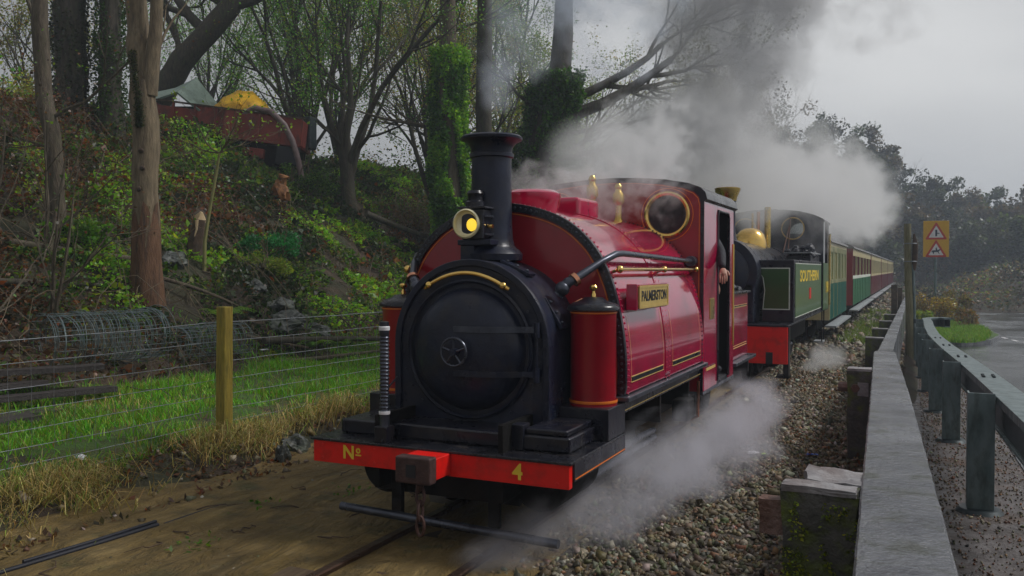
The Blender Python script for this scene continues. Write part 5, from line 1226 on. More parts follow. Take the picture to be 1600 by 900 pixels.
# ================================================================== wall, posts and barriers at right
WP = [(-4.6, 2.575, .745, .125), (-1.97, 2.51, .725, .125), (2.3, 2.37, .64, .125), (6.7, 2.21, .53, .118), (6.9, 2.21, .53, .082), (16, 2.215, .46, .08), (27, 2.22, .40, .08), (60, 2.22, .05, .08)]
def along_wall(y): return tuple(float(np.interp(y, [q[0] for q in WP], [q[i] for q in WP])) for i in (1, 2, 3))
W_ = root('low_concrete_wall', 'long low pale concrete wall with weathered flat top between the railway and the road', 'wall', (0, 0, 0))
segs = [(-4.6, 6.78), (6.83, 12.2), (12.24, 18), (18.04, 26), (26.04, 40), (40.05, 60)]
rr = random.Random(12)
for (a, c) in segs:
    n_ = max(3, int((c - a) / .12)); b = MB(); vs = []
    for i in range(n_ + 1):
        y = a + (c - a) * i / n_; x, z, hw = along_wall(y); jl = rr.uniform(-.0015, .0015); jr = rr.uniform(-.0015, .0015); jz = rr.uniform(-.001, .001)
        e = .007
        vs += [(x - hw + jl, y, -1.4), (x - hw + jl, y, z - e + jz), (x - hw + e + jl, y, z + jz), (x, y, z + .003 + jz), (x + hw - e + jr, y, z + jz), (x + hw + jr, y, z - e + jz), (x + hw + jr, y, -1.4)]
    fs = [(i * 7 + k, i * 7 + k + 1, (i + 1) * 7 + k + 1, (i + 1) * 7 + k) for i in range(n_) for k in range(6)] + [(6, 5, 4, 3, 2, 1, 0), tuple(n_ * 7 + k for k in range(7))]
    b.add(vs, fs).build('wall_section', 'concrete_wall', W_, smooth=True, ang=40)
def lump_box(name, x0, x1, y0, y1, z0, z1, m, parent, jit=.012, sub=5, seed=1):
    bm = bmesh.new(); bmesh.ops.create_cube(bm, size=1)
    for v in bm.verts: v.co = Vector(((x0 + x1) / 2 + v.co.x * (x1 - x0), (y0 + y1) / 2 + v.co.y * (y1 - y0), (z0 + z1) / 2 + v.co.z * (z1 - z0)))
    bmesh.ops.subdivide_edges(bm, edges=bm.edges, cuts=sub, use_grid_fill=True)
    rr_ = random.Random(seed)
    for v in bm.verts:
        nv = mnoise.noise_vector(v.co * 7 + Vector((seed * 3.1, 0, 0))); v.co += nv * jit * 1.3 + Vector([rr_.uniform(-1, 1) for _ in range(3)]) * jit * .3
    me = bpy.data.meshes.new(name); bm.to_mesh(me); bm.free(); me.materials.append(MATS[m])
    me.polygons.foreach_set('use_smooth', [True] * len(me.polygons)); me.set_sharp_from_angle(angle=RAD(45))
    o = bpy.data.objects.new(name, me); COL.objects.link(o); o.parent = parent; return o
post_lab = ['large mossy concrete post nearest the camera, beside the pale wall', 'dark concrete post with rusty bolts where the wall narrows', 'third dark post left of the wall, small and far', 'fourth dark post along the wall beyond the bolted one', 'fifth dark post along the wall, very small', 'sixth dark post by the far end of the wall']
for k, y in enumerate((-.98, 4.15, 9.2, 11.6, 14.4, 17.6)):
    x, z, hw = along_wall(y); xr = x - hw - .006; big = k == 0
    t = root('concrete_post', post_lab[k], 'post', (xr, y, 0), group='posts behind the low wall')
    wd = .255 if big else (.20 if k == 1 else .24)
    lump_box('post_shaft', -wd, 0, -.045 if big else -.08, .10, gz(xr - .1, y) - .3, z - .012, 'mossy_concrete', t, .014, 14 if big else 4, k + 1)
    if big:
        r = np.random.RandomState(6); n = 5200; u = r.rand(n); v = r.rand(n)
        kk = fbm(u * 5, v * 9, 4) + .12 * v > .52; u, v = u[kk], v[kk]; n = len(u)
        zb = gz(xr - .1, y) - .1; P = np.stack([-wd * u, -.050 + .004 * r.normal(size=n), zb + (z - .05 - zb) * (1 - v)], -1)
        V, F, C_ = quads(P, r.uniform(.008, .020, n), pal([(.24, .30, .012), (.16, .22, .014), (.34, .36, .02), (.08, .11, .01)], n, r), up=0, seed=3); tag(npmesh('moss', V, F, 'leaves', C_, t), kind='stuff')
        lump_box('post_cap', -wd - .005, -.005, -.05, .05, z - .02, z + .005, 'pale_cap', t, .008, 5, 9)
        lump_box('broken_timber', -.20, .0, .13, .36, z - .12, z - .008, 'pale_cap', t, .018, 5, 10)
        lump_box('bolt_block', -.345, -.252, -.03, .05, z - .19, z - .06, 'rusty_iron', t, .005, 3, 11)
    elif k == 1:
        lump_box('bolt_plate', -.11, -.02, -.095, -.07, z - .24, z - .12, 'pale_cap', t, .003, 3, 12)
        MB().cyl((-.28, -.03, z - .17), (-.19, -.03, z - .17), .045, n=8).build('bolt', 'rusty_iron', t, bevel=.004)
        MB().cyl((-.13, -.11, z - .17), (-.13, -.07, z - .17), .04, n=6).build('bolt', 'rusty_iron', t, bevel=.004)
        lump_box('rusty_stain_cap', -.2, .0, -.08, .10, z - .015, z + .006, 'pale_cap', t, .003, 4, 15)
    else:
        lump_box('post_cap', -wd, .0, -.08, .10, z - .015, z + .004, 'pale_cap', t, .003, 3, 13)
for i, (x, y, h) in enumerate(((1.95, 25.5, .95), (2.05, 29, .8))):
    t = root('fence_stake', ['dark upright stake standing beside the far end of the wall', 'thinner dark stake behind the first stake near the far wall'][i], 'post', (x, y, 0))
    lump_box('stake', -.09, .09, -.09, .09, gz(x, y) - .2, gz(x, y) + h + .3, 'stump_dark', t, .01, 3, 20 + i)
# metal crash barrier
BR = root('road_barrier', 'grey green metal crash barrier with flat topped box rail curving round the grass island', 'barrier', (0, 0, 0))
bp = [(-2.6, 2.98), (1.7, 2.90), (4.6, 2.84), (6.85, 2.76), (9.3, 2.70), (11.6, 2.66), (13.8, 2.63), (15.9, 2.62), (17.8, 2.64)]
for y, x in bp:
    z = gz(x, y); hgt = .755
    p = MB().box(x - .075, x + .075, y - .012, y + .0, z - .02, z + hgt)
    p.box(x - .075, x - .063, y + .0, y + .10, z - .02, z + hgt).box(x + .063, x + .075, y, y + .10, z - .02, z + hgt)
    po = p.build('barrier_post', 'galvanised', BR, bevel=.003)
    MB().lathe([(.13, -.03), (.135, .01), (.115, .035), (.09, .04), (.001, .04)], (x, y + .05, z), 'z', 20).build('base_plate', 'barrier_dark', po, smooth=True)
path = [(y, x + .17) for y, x in bp] ; path = [(-7, 3.18)] + path + [(18.9, 2.76), (19.5, 2.88), (19.8, 3.02), (19.8, 3.18), (19.5, 3.28)]
PP = []
for i in range(len(path) - 1):
    for k in range(4): PP.append(Vector(path[i]).lerp(Vector(path[i + 1]), k / 4))
PP.append(Vector(path[-1]))
PP = [sum((PP[max(0, min(len(PP) - 1, i + d))] for d in (-2, -1, 0, 1, 2)), Vector((0, 0))) / 5 if 2 < i < len(PP) - 3 else PP[i] for i in range(len(PP))]
def rail_strip(u0, u1, z0, z1, name, m):
    vs = []
    for i, q in enumerate(PP):
        tg = (PP[min(i + 1, len(PP) - 1)] - PP[max(0, i - 1)]).normalized(); nn = Vector((tg.x, -tg.y))   # (y, x) path: sideways
        sx_, sy_ = tg.x, -tg.y
        for (u, zz) in ((u0, z0), (u1, z0), (u1, z1), (u0, z1)):
            X = q.y + u * sx_; Y = q.x + u * sy_; vs.append((X, Y, gz(2.9, q.x) + zz))
    n_ = len(PP)
    fs = [(i * 4 + k, i * 4 + (k + 1) % 4, (i + 1) * 4 + (k + 1) % 4, (i + 1) * 4 + k) for i in range(n_ - 1) for k in range(4)] + [(0, 1, 2, 3), tuple((n_ - 1) * 4 + k for k in (3, 2, 1, 0))]
    MB().add(vs, fs).build(name, m, BR, bevel=.004)
rail_strip(-.085, .10, .685, .735, 'top_rail', 'galvanised')
rail_strip(-.055, -.045, .52, .684, 'side_rail', 'barrier_dark')
rail_strip(.07, .08, .52, .684, 'side_rail', 'barrier_dark')
rail_strip(-.07, .09, .50, .522, 'bottom_rail', 'galvanised')
rr = random.Random(4)
for (yy) in (3.2, 5.7, 8.1, 10.4):
    x = float(np.interp(yy, [q[0] for q in path[:9]], [q[1] for q in path[:9]])); z = gz(2.9, yy) + .735
    for k in range(6): MB().lathe([(.012, 0), (.012, .012), (.001, .014)], (x + (-.03 if k % 2 else .04), yy + .07 * (k // 2), z), 'z', 8).build('splice_bolt', 'barrier_dark', BR)
# wooden pole with a grey pipe strapped to it
t = root('wooden_pole', 'tall weathered wooden pole standing beside the low wall, with a metal tube strapped on', 'pole', (2.42, 14.8, 0))
z0 = gz(2.42, 14.8)
lump = MB().tube([(.03, 0, z0 - .2), (.02, 0, .6), (-.02, 0, 1.6), (-.035, 0, 2.42)], [.080, .075, .07, .066], 12, True, .05); lump.build('pole_shaft', 'pole_wood', t, smooth=True, ang=60)
MB().tube([(.115, .0, z0 - .1), (.105, 0, .6), (.07, 0, 1.6)], .030, 10).build('cable_tube', 'galvanised', t, smooth=True)
MB().tube([(.085, .0, 1.48), (.10, .0, 1.7), (.11, 0, 2.0), (.085, 0, 2.22)], [.03, .055, .05, .015], 10, True, .1).build('wrapped_cable', 'stump_dark', t, smooth=True)
for z in (1.66, 2.02): MB().lathe([(.125, -.01), (.13, 0), (.125, .01)], (.02, 0, z), 'z', 20).build('strap', 'wire', t, smooth=True)
MB().tube([(.115, .0, .42), (.115, -.002, .50)], .034, 10).build('pipe_clip', 'barrier_dark', t, smooth=True)
# road sign
t = root('road_sign', 'yellow road sign with two red warning triangles, side road above horse rider, on a pole', 'road sign', (3.22, 30.5, 0), RAD(10))
z0 = gz(3.2, 30.5)
sc_ = .85 / 34
MB().box(-.43, .43, 0, .02, 1.95, 3.26).build('sign_board', 'sign_yellow', t, bevel=.01)
MB().cyl((0, .05, z0 - .1), (0, .05, 3.1), .045, n=14).build('sign_pole', 'galvanised', t, smooth=True)
def tri(z, r): return [(0, z + r), (-.866 * r, z - .5 * r), (.866 * r, z - .5 * r)]
def rtri(z, r, c):
    out = []
    for a in (90, 210, 330):
        cx, cz = (r - 2 * c) * math.cos(RAD(a)), z + (r - 2 * c) * math.sin(RAD(a))
        for k in (-50, -25, 0, 25, 50): out.append((cx + c * math.cos(RAD(a + k)), cz + c * math.sin(RAD(a + k))))
    return out
for i, z in enumerate((2.80, 2.16)):
    MB().prism(rtri(z, .43, .035), -.006, -.001).build('red_triangle', 'sign_red', t)
    MB().prism(rtri(z, .29, .012), -.010, -.0065).build('white_triangle', 'sign_white', t)
    if i == 0:
        b = MB().box(-.032, .032, -.013, -.0105, z - .10, z + .14).box(.033, .11, -.013, -.0105, z - .005, z + .025); b.build('side_road_symbol', 'sign_black', t)
    else:
        hz_ = [(-.15, .0), (-.12, .03), (-.05, .035), (.05, .03), (.09, .06), (.13, .08), (.16, .045), (.13, .035), (.10, .0), (.08, -.03), (.12, -.09), (.10, -.10), (.05, -.03), (-.05, -.03), (-.08, -.06), (-.06, -.10), (-.09, -.10), (-.11, -.05), (-.13, -.02), (-.16, -.05)]
        MB().prism([(x, z + q) for x, q in hz_], -.013, -.0105).build('horse_symbol', 'sign_black', t)
        MB().prism([(x, z + q) for x, q in [(-.01, .03), (.03, .03), (.045, .0), (.06, .0), (.045, .045), (.025, .085), (.03, .10), (.015, .13), (-.01, .13), (-.02, .10), (-.015, .075)]], -.0165, -.0135).build('rider_symbol', 'sign_black', t)

# ================================================================== wire fence at left
FE = root('wire_fence', 'stock wire fence with square timber post and barbed top strand along the muddy path', 'fence', (0, 0, 0))
def fx(y): return -3.2 + .045 * (y + .4)
for y, hh in ((1.50, 1.12), (-2.2, 1.1), (5.4, 1.1), (9.2, 1.1), (13, 1.1)):
    x = fx(y) + .1; ln = .02
    bm_ = MB().prism([(-.052, -.054), (.052, -.054), (.055, .05), (-.05, .054)], 0, 1, 'xy')
    vs = [(px_ * (1 - .06 * pz) + ln * pz, py_ * (1 - .06 * pz), gz(x, y) - .15 + pz * (hh + .21)) for (px_, py_, pz) in bm_.v]
    o = MB().add(vs, bm_.f).build('fence_post', 'post_wood', FE, bevel=.006, loc=(x, y, 0))
hts = [.03, .14, .26, .39, .53, .69, .87, 1.04]
ysf = np.arange(-3.6, 13.1, .17)
rr = random.Random(8)
for i, h in enumerate(hts):
    pts = [(fx(y) + rr.uniform(-.004, .004), y, gz(fx(y), 1.5) + h - (.012 if i < 7 else .02) * math.sin(PI * ((y - 1.5) % 3.8) / 3.8) + rr.uniform(-.004, .004)) for y in np.arange(-3.6, 13.1, .34)]
    MB().tube(pts, .0024 if i < 7 else .0032, 4, False).build('wire', 'wire', FE)
for y in ysf:
    x = fx(y); p = [(x + rr.uniform(-.004, .004), y + rr.uniform(-.006, .006), gz(fx(y), 1.5) + h) for h in hts[:-1]]
    MB().tube(p, .0019, 3, False).build('stay_wire', 'wire', FE)
b = MB()
for y in np.arange(-3.5, 13, .13):
    z = gz(fx(y), 1.5) + hts[-1] - .02 * math.sin(PI * ((y - 1.5) % 3.8) / 3.8)
    for k in range(2): b.tube([(fx(y) + rr.uniform(-.014, .014), y + rr.uniform(-.006, .006), z - .014), (fx(y) + rr.uniform(-.014, .014), y + rr.uniform(-.006, .006), z + .014)], .0018, 3)
tag(b.build('barbs', 'wire', FE), kind='stuff')

# ================================================================== things on the bank and beside the path
def mound(name, label, cat, x, y, sx, sy, sz, m, seed, group=None, n=18, rough=.55, z=None, sub=4):
    bm = bmesh.new(); bmesh.ops.create_icosphere(bm, subdivisions=sub, radius=1)
    for v in bm.verts:
        d = v.co.normalized(); k = 1 + rough * mnoise.noise(d * 1.4 + Vector((seed * 5.3, 0, 0))) + rough * .8 * (mnoise.cell(d * 2.3 + Vector((seed, seed, 0))) * .12 + mnoise.noise(d * 5 + Vector((0, seed, 0))) * .35 + mnoise.noise(d * 13) * .12)
        v.co = Vector((d.x * sx * k, d.y * sy * k, d.z * sz * k))
    me = bpy.data.meshes.new(name); bm.to_mesh(me); bm.free(); me.materials.append(MATS[m])
    o = bpy.data.objects.new(name, me); COL.objects.link(o); o.location = (x, y, (gz(x, y) if z is None else z) + sz * .25); o.rotation_euler = (.2 * math.sin(seed), .25 * math.cos(seed * 2), seed)
    return tag(o, label, cat, group)
mound('rock', 'mossy boulder beside the fence post at the edge of the mud', 'rock', -2.48, 1.8, .13, .12, .11, 'slate_rock', 1, 'rocks at the path edge')
mound('rock', 'upright dark stone between fence post and mud', 'rock', -2.33, 1.45, .07, .06, .14, 'slate_rock', 2, 'rocks at the path edge')
mound('rock', 'flat grey stone right of the mossy boulder', 'rock', -2.32, 2.2, .10, .09, .06, 'slate_rock', 3, 'rocks at the path edge')
mound('rock', 'pale pebble lying on the muddy strip behind the fence', 'rock', -3.45, .40, .045, .04, .03, 'litter_white', 5)
RS = 'slate rocks in the gully'
for i, (x, y, s, lab) in enumerate(((-6.9, 6.9, .34, 'lowest slate slab in the gully behind the fence'), (-7.25, 7.3, .30, 'middle slate slab in the gully, half under leaves'), (-7.6, 7.0, .24, 'upper slate slab of the gully'), (-6.75, 7.6, .22, 'small slate rock right of the gully slabs'), (-8.3, 5.9, .24, 'grey slab right of the pale forked tree base'), (-8.6, 6.3, .2, 'grey slab above the one by the forked tree'))):
    mound('rock', lab, 'rock', x, y, s, s * .7, s * .55, 'slate_rock', 10 + i, RS)
def log(name, label, cat, p0, p1, r0, r1, m, seed, group=None, lift=.0, bend=.08, n=10, branches=0):
    rr_ = random.Random(seed); random.seed(seed); a = Vector(p0); c = Vector(p1); pts = []
    off = Vector((rr_.uniform(-1, 1), rr_.uniform(-1, 1), 0)) * bend
    for i in range(9):
        u = i / 8; q = a.lerp(c, u) + off * math.sin(PI * u) + Vector((rr_.uniform(-1, 1), rr_.uniform(-1, 1), 0)) * bend * .15
        z = gz(q.x, q.y) + lift + r0 if len(p0) == 2 or p0[2] is None else q.z
        pts.append(Vector((q.x, q.y, z)))
    o = MB().tube(pts, [r0 + (r1 - r0) * i / 8 for i in range(9)], n, True, .07).build(name, m, smooth=True, ang=60)
    return tag(o, label, cat, group)
LGp = 'fallen branches at the foot of the bank'
log('fallen_log', 'long dark branch lying across the grass edge right of the post', 'log', (-6.3, 6.2, 0), (-5.9, 9.6, 0), .05, .03, 'bark_dark', 1, LGp) if False else None
def glog(label, x0, y0, x1, y1, r0, r1, m, seed, lift=0, bend=.12):
    return log('fallen_log', label, 'log', (x0, y0, gz(x0, y0) + lift + r0), (x1, y1, gz(x1, y1) + lift + r1), r0, r1, m, seed, LGp, bend=bend)
glog('long dark branch lying at the grass edge right of the fence post', -6.5, 6.0, -5.9, 9.2, .055, .04, 'bark_dark', 1, .14)
glog('lower forked branch under the long dark branch', -6.2, 6.0, -5.9, 8.4, .04, .025, 'bark_mid', 2, .02)
glog('pale stick leaning among the branches beside the ferns', -6.6, 5.7, -6.3, 6.8, .03, .02, 'bark_mid', 3, .2)
glog('grey log lying across the slope behind the pale tree', -8.9, 3.2, -8.2, 5.6, .06, .045, 'bark_mid', 4, .05)
glog('dark log below the grey one left of the pale tree', -8.1, 2.6, -7.8, 5.0, .05, .04, 'bark_dark', 5, .05)
glog('brown branch propped against the base of the pale tree', -7.9, 5.1, -7.2, 6.2, .035, .02, 'bark_mid', 6, .15)
glog('mossy log angled behind the bright ivy trunk', -9.6, 13.2, -8.4, 15.6, .08, .05, 'bark_dark', 7, .7)
# stumps
t = root('tree_stump', 'knobbly orange brown sawn stump with a flat cap like top, high on the bank', 'stump', (-10.8, 11.5, gz(-10.8, 11.5)))
def knob(nm, c, sx, sy, sz, m, seed, rough=.5):
    bm = bmesh.new(); bmesh.ops.create_icosphere(bm, subdivisions=3, radius=1)
    for v in bm.verts:
        d = v.co.normalized(); k = 1 + rough * mnoise.noise(d * 1.9 + Vector((seed * 5.3, 0, 0))) + rough * .5 * mnoise.noise(d * 5 + Vector((0, seed, 0)))
        v.co = Vector((c[0] + d.x * sx * k, c[1] + d.y * sy * k, c[2] + d.z * sz * k))
    me = bpy.data.meshes.new(nm); bm.to_mesh(me); bm.free(); me.materials.append(MATS[m]); me.polygons.foreach_set('use_smooth', [True] * len(me.polygons)); me.set_sharp_from_angle(angle=RAD(35))
    o = bpy.data.objects.new(nm, me); COL.objects.link(o); o.parent = t
knob('stump_body', (0, 0, .34), .19, .17, .27, 'carved_wood', 2)
knob('bark_lump', (-.13, -.04, .2), .09, .09, .2, 'stump_dark', 4); knob('root_base', (.02, 0, -.02), .2, .18, .2, 'stump_dark', 6)
MB().tube([(.06, 0, .5), (.09, 0, .66)], [.085, .075], 12, True, .1).build('stump_neck', 'carved_wood', t, smooth=True)
MB().tube([(.10, 0, .65), (.10, 0, .70), (.11, 0, .73)], [.12, .135, .12], 14, True, .1).build('stump_top', 'carved_wood', t, smooth=True)
knob('pale_cut', (.04, -.16, .13), .09, .035, .045, 'pale_wood', 8); knob('dark_hollow', (.0, -.15, .20), .05, .04, .05, 'cab_dark', 9)
t = root('broken_stump', 'dark snapped stump with pale splintered top right of the forked tree', 'stump', (-8.6, 6.75, gz(-8.6, 6.75)))
MB().tube([(-.15, 0, -.3), (-.05, 0, .1), (.0, 0, .4), (.06, 0, .68)], [.26, .17, .13, .10], 12, True, .12).build('stump_body', 'stump_dark', t, smooth=True)
MB().tube([(.055, 0, .64), (.075, -.01, .72), (.11, -.01, .80)], [.095, .075, .02], 9, True, .25).build('splintered_top', 'pale_wood', t, smooth=True)
MB().tube([(.11, -.11, .66), (.12, -.13, .50), (.09, -.15, .38)], [.03, .02, .008], 6, True, .2).build('torn_strip', 'pale_wood', t, smooth=True)
t = root('sapling', 'thin yellow green sapling with a tangle of bare twigs in front of the rusty wagon', 'sapling', (-8.2, 6.5, gz(-8.2, 6.5)))
sp = [(0, 0, -.1), (.02, .0, .5), (.10, .03, 1.0), (.20, .08, 1.6), (.26, .1, 1.95)]
MB().tube(sp, [.035, .03, .026, .024, .02], 8, True, .05).build('trunk', 'sapling_bark', t, smooth=True)
b = MB(); tips = []; rr = random.Random(31)
for d in ((1, .4, .55), (-1, -.4, .5), (.5, .3, 1), (1, .5, .2), (.9, .3, .8), (-.5, -.2, .2)): branchy(b, tips, sp[-1], d, .75, .014, 3, rr, .38, -.05, .62, 3, 5, (5, 5, 4, 3, 3))
b.build('branches', 'twig', t, smooth=True)
V, F, C_ = leafcloud(tips, 160, .05, .06, [(.18, .28, .02), (.13, .22, .02)], 7); npmesh('leaves', V, F, 'leaves', C_, t)
for i, (x, y, lab) in enumerate(((-9.4, 3.7, 'bare thin sapling left of the slim brown tree'), (-7.4, 3.1, 'knotty pale sapling at the foot of the slim brown tree'), (-8.6, 3.9, 'twin stemmed sapling between slim tree and pale trunk'), (-7.2, 2.0, 'leaning sapling at the far left edge of the bank'))):
    t = root('sapling', lab, 'sapling', (x, y, gz(x, y)), group='bare saplings at the left of the bank')
    b = MB(); tips = []; rr = random.Random(60 + i)
    for q in range(2): branchy(b, tips, (q * .06, 0, -.1), (rr.uniform(-.3, .3), rr.uniform(-.3, .3), 1.4), 1.7, .030, 3, rr, .16, .1, .6, 3, 6, (7, 5, 4, 3, 3))
    b.build('stems', 'bark_mid', t, smooth=True)
    V, F, C_ = leafcloud(tips, 130, .05, .05, GREEN + BROWN, 70 + i); npmesh('leaves', V, F, 'leaves', C_, t)
# ferns
def fern(label, x, y, s, seed, nf=9):
    rr_ = random.Random(seed); t = root('fern', label, 'fern', (x, y, gz(x, y)), group='ferns on the bank')
    for f in range(nf):
        a = 2 * PI * f / nf + rr_.uniform(-.3, .3); vs = []; fs = []; L_ = s * rr_.uniform(.7, 1.1)
        P_ = [Vector((math.cos(a) * L_ * u * .8, math.sin(a) * L_ * u * .8, L_ * (.95 * u - .75 * u * u))) for u in [k / 13 for k in range(14)]]
        sd = Vector((-math.sin(a), math.cos(a), 0))
        for k in range(1, 13):
            wd = .26 * L_ * math.sin(PI * (.12 + .82 * k / 13)) * .9; dd = (P_[k + 1] - P_[k])
            for sg in (1, -1):
                i0 = len(vs); vs += [P_[k], P_[k] + dd * .75, P_[k] + sd * sg * wd + dd * 1.1 - Vector((0, 0, wd * .2))]; fs.append((i0, i0 + 1, i0 + 2))
        npmesh('frond', np.array([tuple(v) for v in vs]), np.array(fs), 'leaves', np.tile(np.array([[.09 + .05 * rr_.random(), .24, .015]]), (len(vs), 1)), t)
fern('bright fern at the gully mouth behind the fence', -6.45, 7.1, .55, 1); fern('yellow green fern right of the gully fern', -6.4, 7.9, .5, 2)
fern('large drooping fern left of the slate gully', -7.2, 5.9, .6, 3, 11); fern('small fern under the pale forked tree', -7.3, 4.3, .4, 4)
# wire mesh rolls
def coil(label, x0, y0, x1, y1, r, turns, seed):
    rr_ = random.Random(seed); t = root('wire_roll', label, 'wire roll', (x0, y0, gz(x0, y0) + r * .9), group='rolls of fence wire')
    d = Vector((x1 - x0, y1 - y0, 0)); L_ = d.length; d.normalize(); sd = Vector((-d.y, d.x, 0)); up_ = Vector((0, 0, 1))
    for k in range(turns):
        u = L_ * k / turns + rr_.uniform(-.02, .02); q = r * rr_.uniform(.75, 1.05); tilt = rr_.uniform(-.25, .25); off = Vector((0, 0, rr_.uniform(-.03, .03)))
        MB().tube([d * (u + tilt * q * math.cos(a)) + sd * q * math.cos(a) + up_ * q * math.sin(a) + off for a in [2 * PI * i / 22 for i in range(23)]], .0045, 4, False).build('wire_loop', 'wire_coil', t)
    for k in range(16):
        a = 2 * PI * k / 16; MB().tube([d * (L_ * u) + sd * r * .92 * math.cos(a + .3 * math.sin(5 * u)) + up_ * r * .92 * math.sin(a) for u in (0, .25, .5, .75, 1)], .0035, 3, False).build('cross_wire', 'wire_coil', t)
coil('large rusty green roll of wire mesh lying at the foot of the bank', -6.75, 2.5, -6.6, 4.1, .34, 44, 1)
coil('smaller flattened roll of wire mesh right of the large one', -6.65, 4.4, -6.5, 5.6, .24, 26, 2)
# stacked dark planks
PL = 'dark planks dumped in the grass'
for i, (x, y, L_, a, z, lab) in enumerate(((-5.6, 1.0, 1.7, 78, .02, 'lowest dark plank of the dumped pile'), (-5.9, 1.6, 1.9, 70, .10, 'long dark plank across the dumped pile'), (-6.2, 1.3, 1.5, 86, .17, 'upper plank of the dumped pile'), (-6.3, 2.0, 1.5, 60, .24, 'topmost short plank of the dumped pile'), (-5.2, .7, 1.2, 95, .01, 'detached plank nearest the fence'))):
    t = root('plank', lab, 'plank', (x, y, gz(x, y) + z), RAD(a), PL)
    lump_box('board', -L_ / 2, L_ / 2, -.11, .11, 0, .055, 'plank_dark', t, .006, 4, 30 + i)
# black pipes lying on the mud
def pipe(label, pts, r, seed):
    P_ = [(x, y, gz(x, y) + r + .014 + dz) for x, y, dz in pts]; o = MB().tube(P_, r, 12).build('plastic_pipe', 'plastic_pipe', smooth=True); return tag(o, label, 'pipe', 'black pipes on the mud')
pipe('longer black pipe running out of the bottom left corner', [(-1.95, -2.2, 0), (-1.88, -1.4, 0), (-1.82, -.7, .0), (-1.80, -.35, .0)], .015, 1)
pipe('second black pipe lying against the first', [(-1.88, -1.2, .02), (-1.84, -.8, .02), (-1.85, -.32, .01)], .012, 2)
pipe('thin black cable continuing beyond the pipe ends', [(-1.80, -.30, 0), (-1.80, .0, .0), (-1.78, .4, -.008)], .008, 3)
# litter
def litter(name, label, x, y, s, m, seed):
    r_ = np.random.RandomState(seed); n_ = 6; X, Y = np.meshgrid(np.linspace(-s, s, n_), np.linspace(-s * .6, s * .6, n_)); Z = .3 * s * r_.rand(n_, n_) + .03
    V = np.stack([X + s * .15 * r_.normal(size=X.shape), Y, Z], -1).reshape(-1, 3); i = (np.arange(n_ - 1)[:, None] * n_ + np.arange(n_ - 1)[None]).ravel()
    o = npmesh(name, V, np.stack([i, i + 1, i + 1 + n_, i + n_], -1), m); o.location = (x, y, gz(x, y) + .02); o.rotation_euler = (0, 0, seed)
    sd_ = o.modifiers.new('thick', 'SOLIDIFY'); sd_.thickness = .002
    return tag(o, label, 'litter', 'litter on the ballast')
litter('crisp_packet', 'crumpled white scrap of litter on the ballast', 1.24, 3.45, .055, 'litter_white', 1)
litter('crisp_packet', 'small green and yellow litter scrap beside the white one', 1.33, 3.50, .035, 'litter_green', 2)
litter('crisp_packet', 'flat blue litter scrap on the ballast', 1.70, 3.85, .045, 'litter_blue', 3)
litter('crisp_packet', 'tiny white scrap caught on the bank behind the wire roll', -6.5, 6.0, .06, 'litter_white', 4)

# ================================================================== abandoned wagon on the crest
WG = root('abandoned_wagon', 'rusty red abandoned wagon standing in brambles on top of the bank', 'wagon', (-13.35, 12.75, 4.35), RAD(25.1 + 3))
WG.rotation_euler = (0, RAD(7), RAD(28))
MB().box(-1.95, 1.75, -.7, .7, .42, .46).build('floor', 'wagon_rust', WG)
for y0, y1, nm in ((-.72, -.68, 'side_panel'), (.68, .72, 'side_panel')):
    for k in range(7):
        x0 = -1.95 + k * .53; MB().box(x0 + .01, x0 + .52, y0, y1, .44 + .02 * math.sin(k), 1.12 - (.10 if k < 2 else 0)).build(nm, 'wagon_rust', WG, bevel=.006)
        MB().box(x0 - .02, x0 + .02, y0 - .03, y1 + .01, .42, 1.14).build('stanchion', 'wagon_rust', WG)
for x in (-1.95, 1.73): MB().box(x, x + .04, -.7, .7, .46, 1.10).build('end_panel', 'wagon_rust', WG, bevel=.006)
MB().box(-1.98, 1.80, -.75, -.69, 1.12, 1.16).build('top_rim', 'stump_dark', WG)
MB().box(-1.9, 1.7, -.5, -.42, .22, .42).build('sole_bar', 'underframe', WG); MB().box(-1.9, 1.7, .42, .5, .22, .42).build('sole_bar', 'underframe', WG)
for x in (-1.2, 1.0):
    for y in (-.42, .42): MB().lathe([(.001, -.03), (.24, -.03), (.26, 0), (.24, .03), (.001, .04)], (x, y, .12), 'y', 24).build('wheel', 'underframe', WG, smooth=True)
MB().box(1.2, 1.75, -.72, -.5, -.05, .40).build('rear_box', 'cab_dark', WG, bevel=.02); MB().box(.35, .9, -.74, -.55, .02, .26).build('axle_guard', 'wagon_rust', WG, bevel=.02)
t = root('grey_sheet', 'folded grey green metal sheet heaped on the left end of the wagon', 'sheet', (-14.35, 12.2, 5.55), RAD(25))
o_ = [(-1.3, .02), (-.5, .16), (-.05, .62), (.25, .12), (.58, -.12)]
vs = []; top = [(-1.2, .30, .50), (-.45, .30, .66), (.10, .30, .92), (.40, .30, .55), (.72, .30, .16)]; fr = [(-1.3, -.7, .10), (-.55, -.75, .16), (.0, -.75, .34), (.34, -.72, .06), (.55, -.7, -.10)]
b = MB().add([Vector(p) for p in top + fr], [(0, 1, 6, 5), (1, 2, 7, 6), (2, 3, 8, 7), (3, 4, 9, 8)])
o = b.build('sheet_metal', 'grey_sheet', t); md = o.modifiers.new('thick', 'SOLIDIFY'); md.thickness = .05; md.offset = -1
MB().box(-1.2, .5, -.55, .3, -.30, .02).build('dark_underside', 'cab_dark', t)  # dark block added to fill in the shade under the sheet
t = root('yellow_sheeting', 'heap of bright yellow sheeting folded over the middle of the wagon', 'sheeting', (-13.05, 12.85, 5.38), RAD(28))
r = np.random.RandomState(4); nx, ny = 9, 5
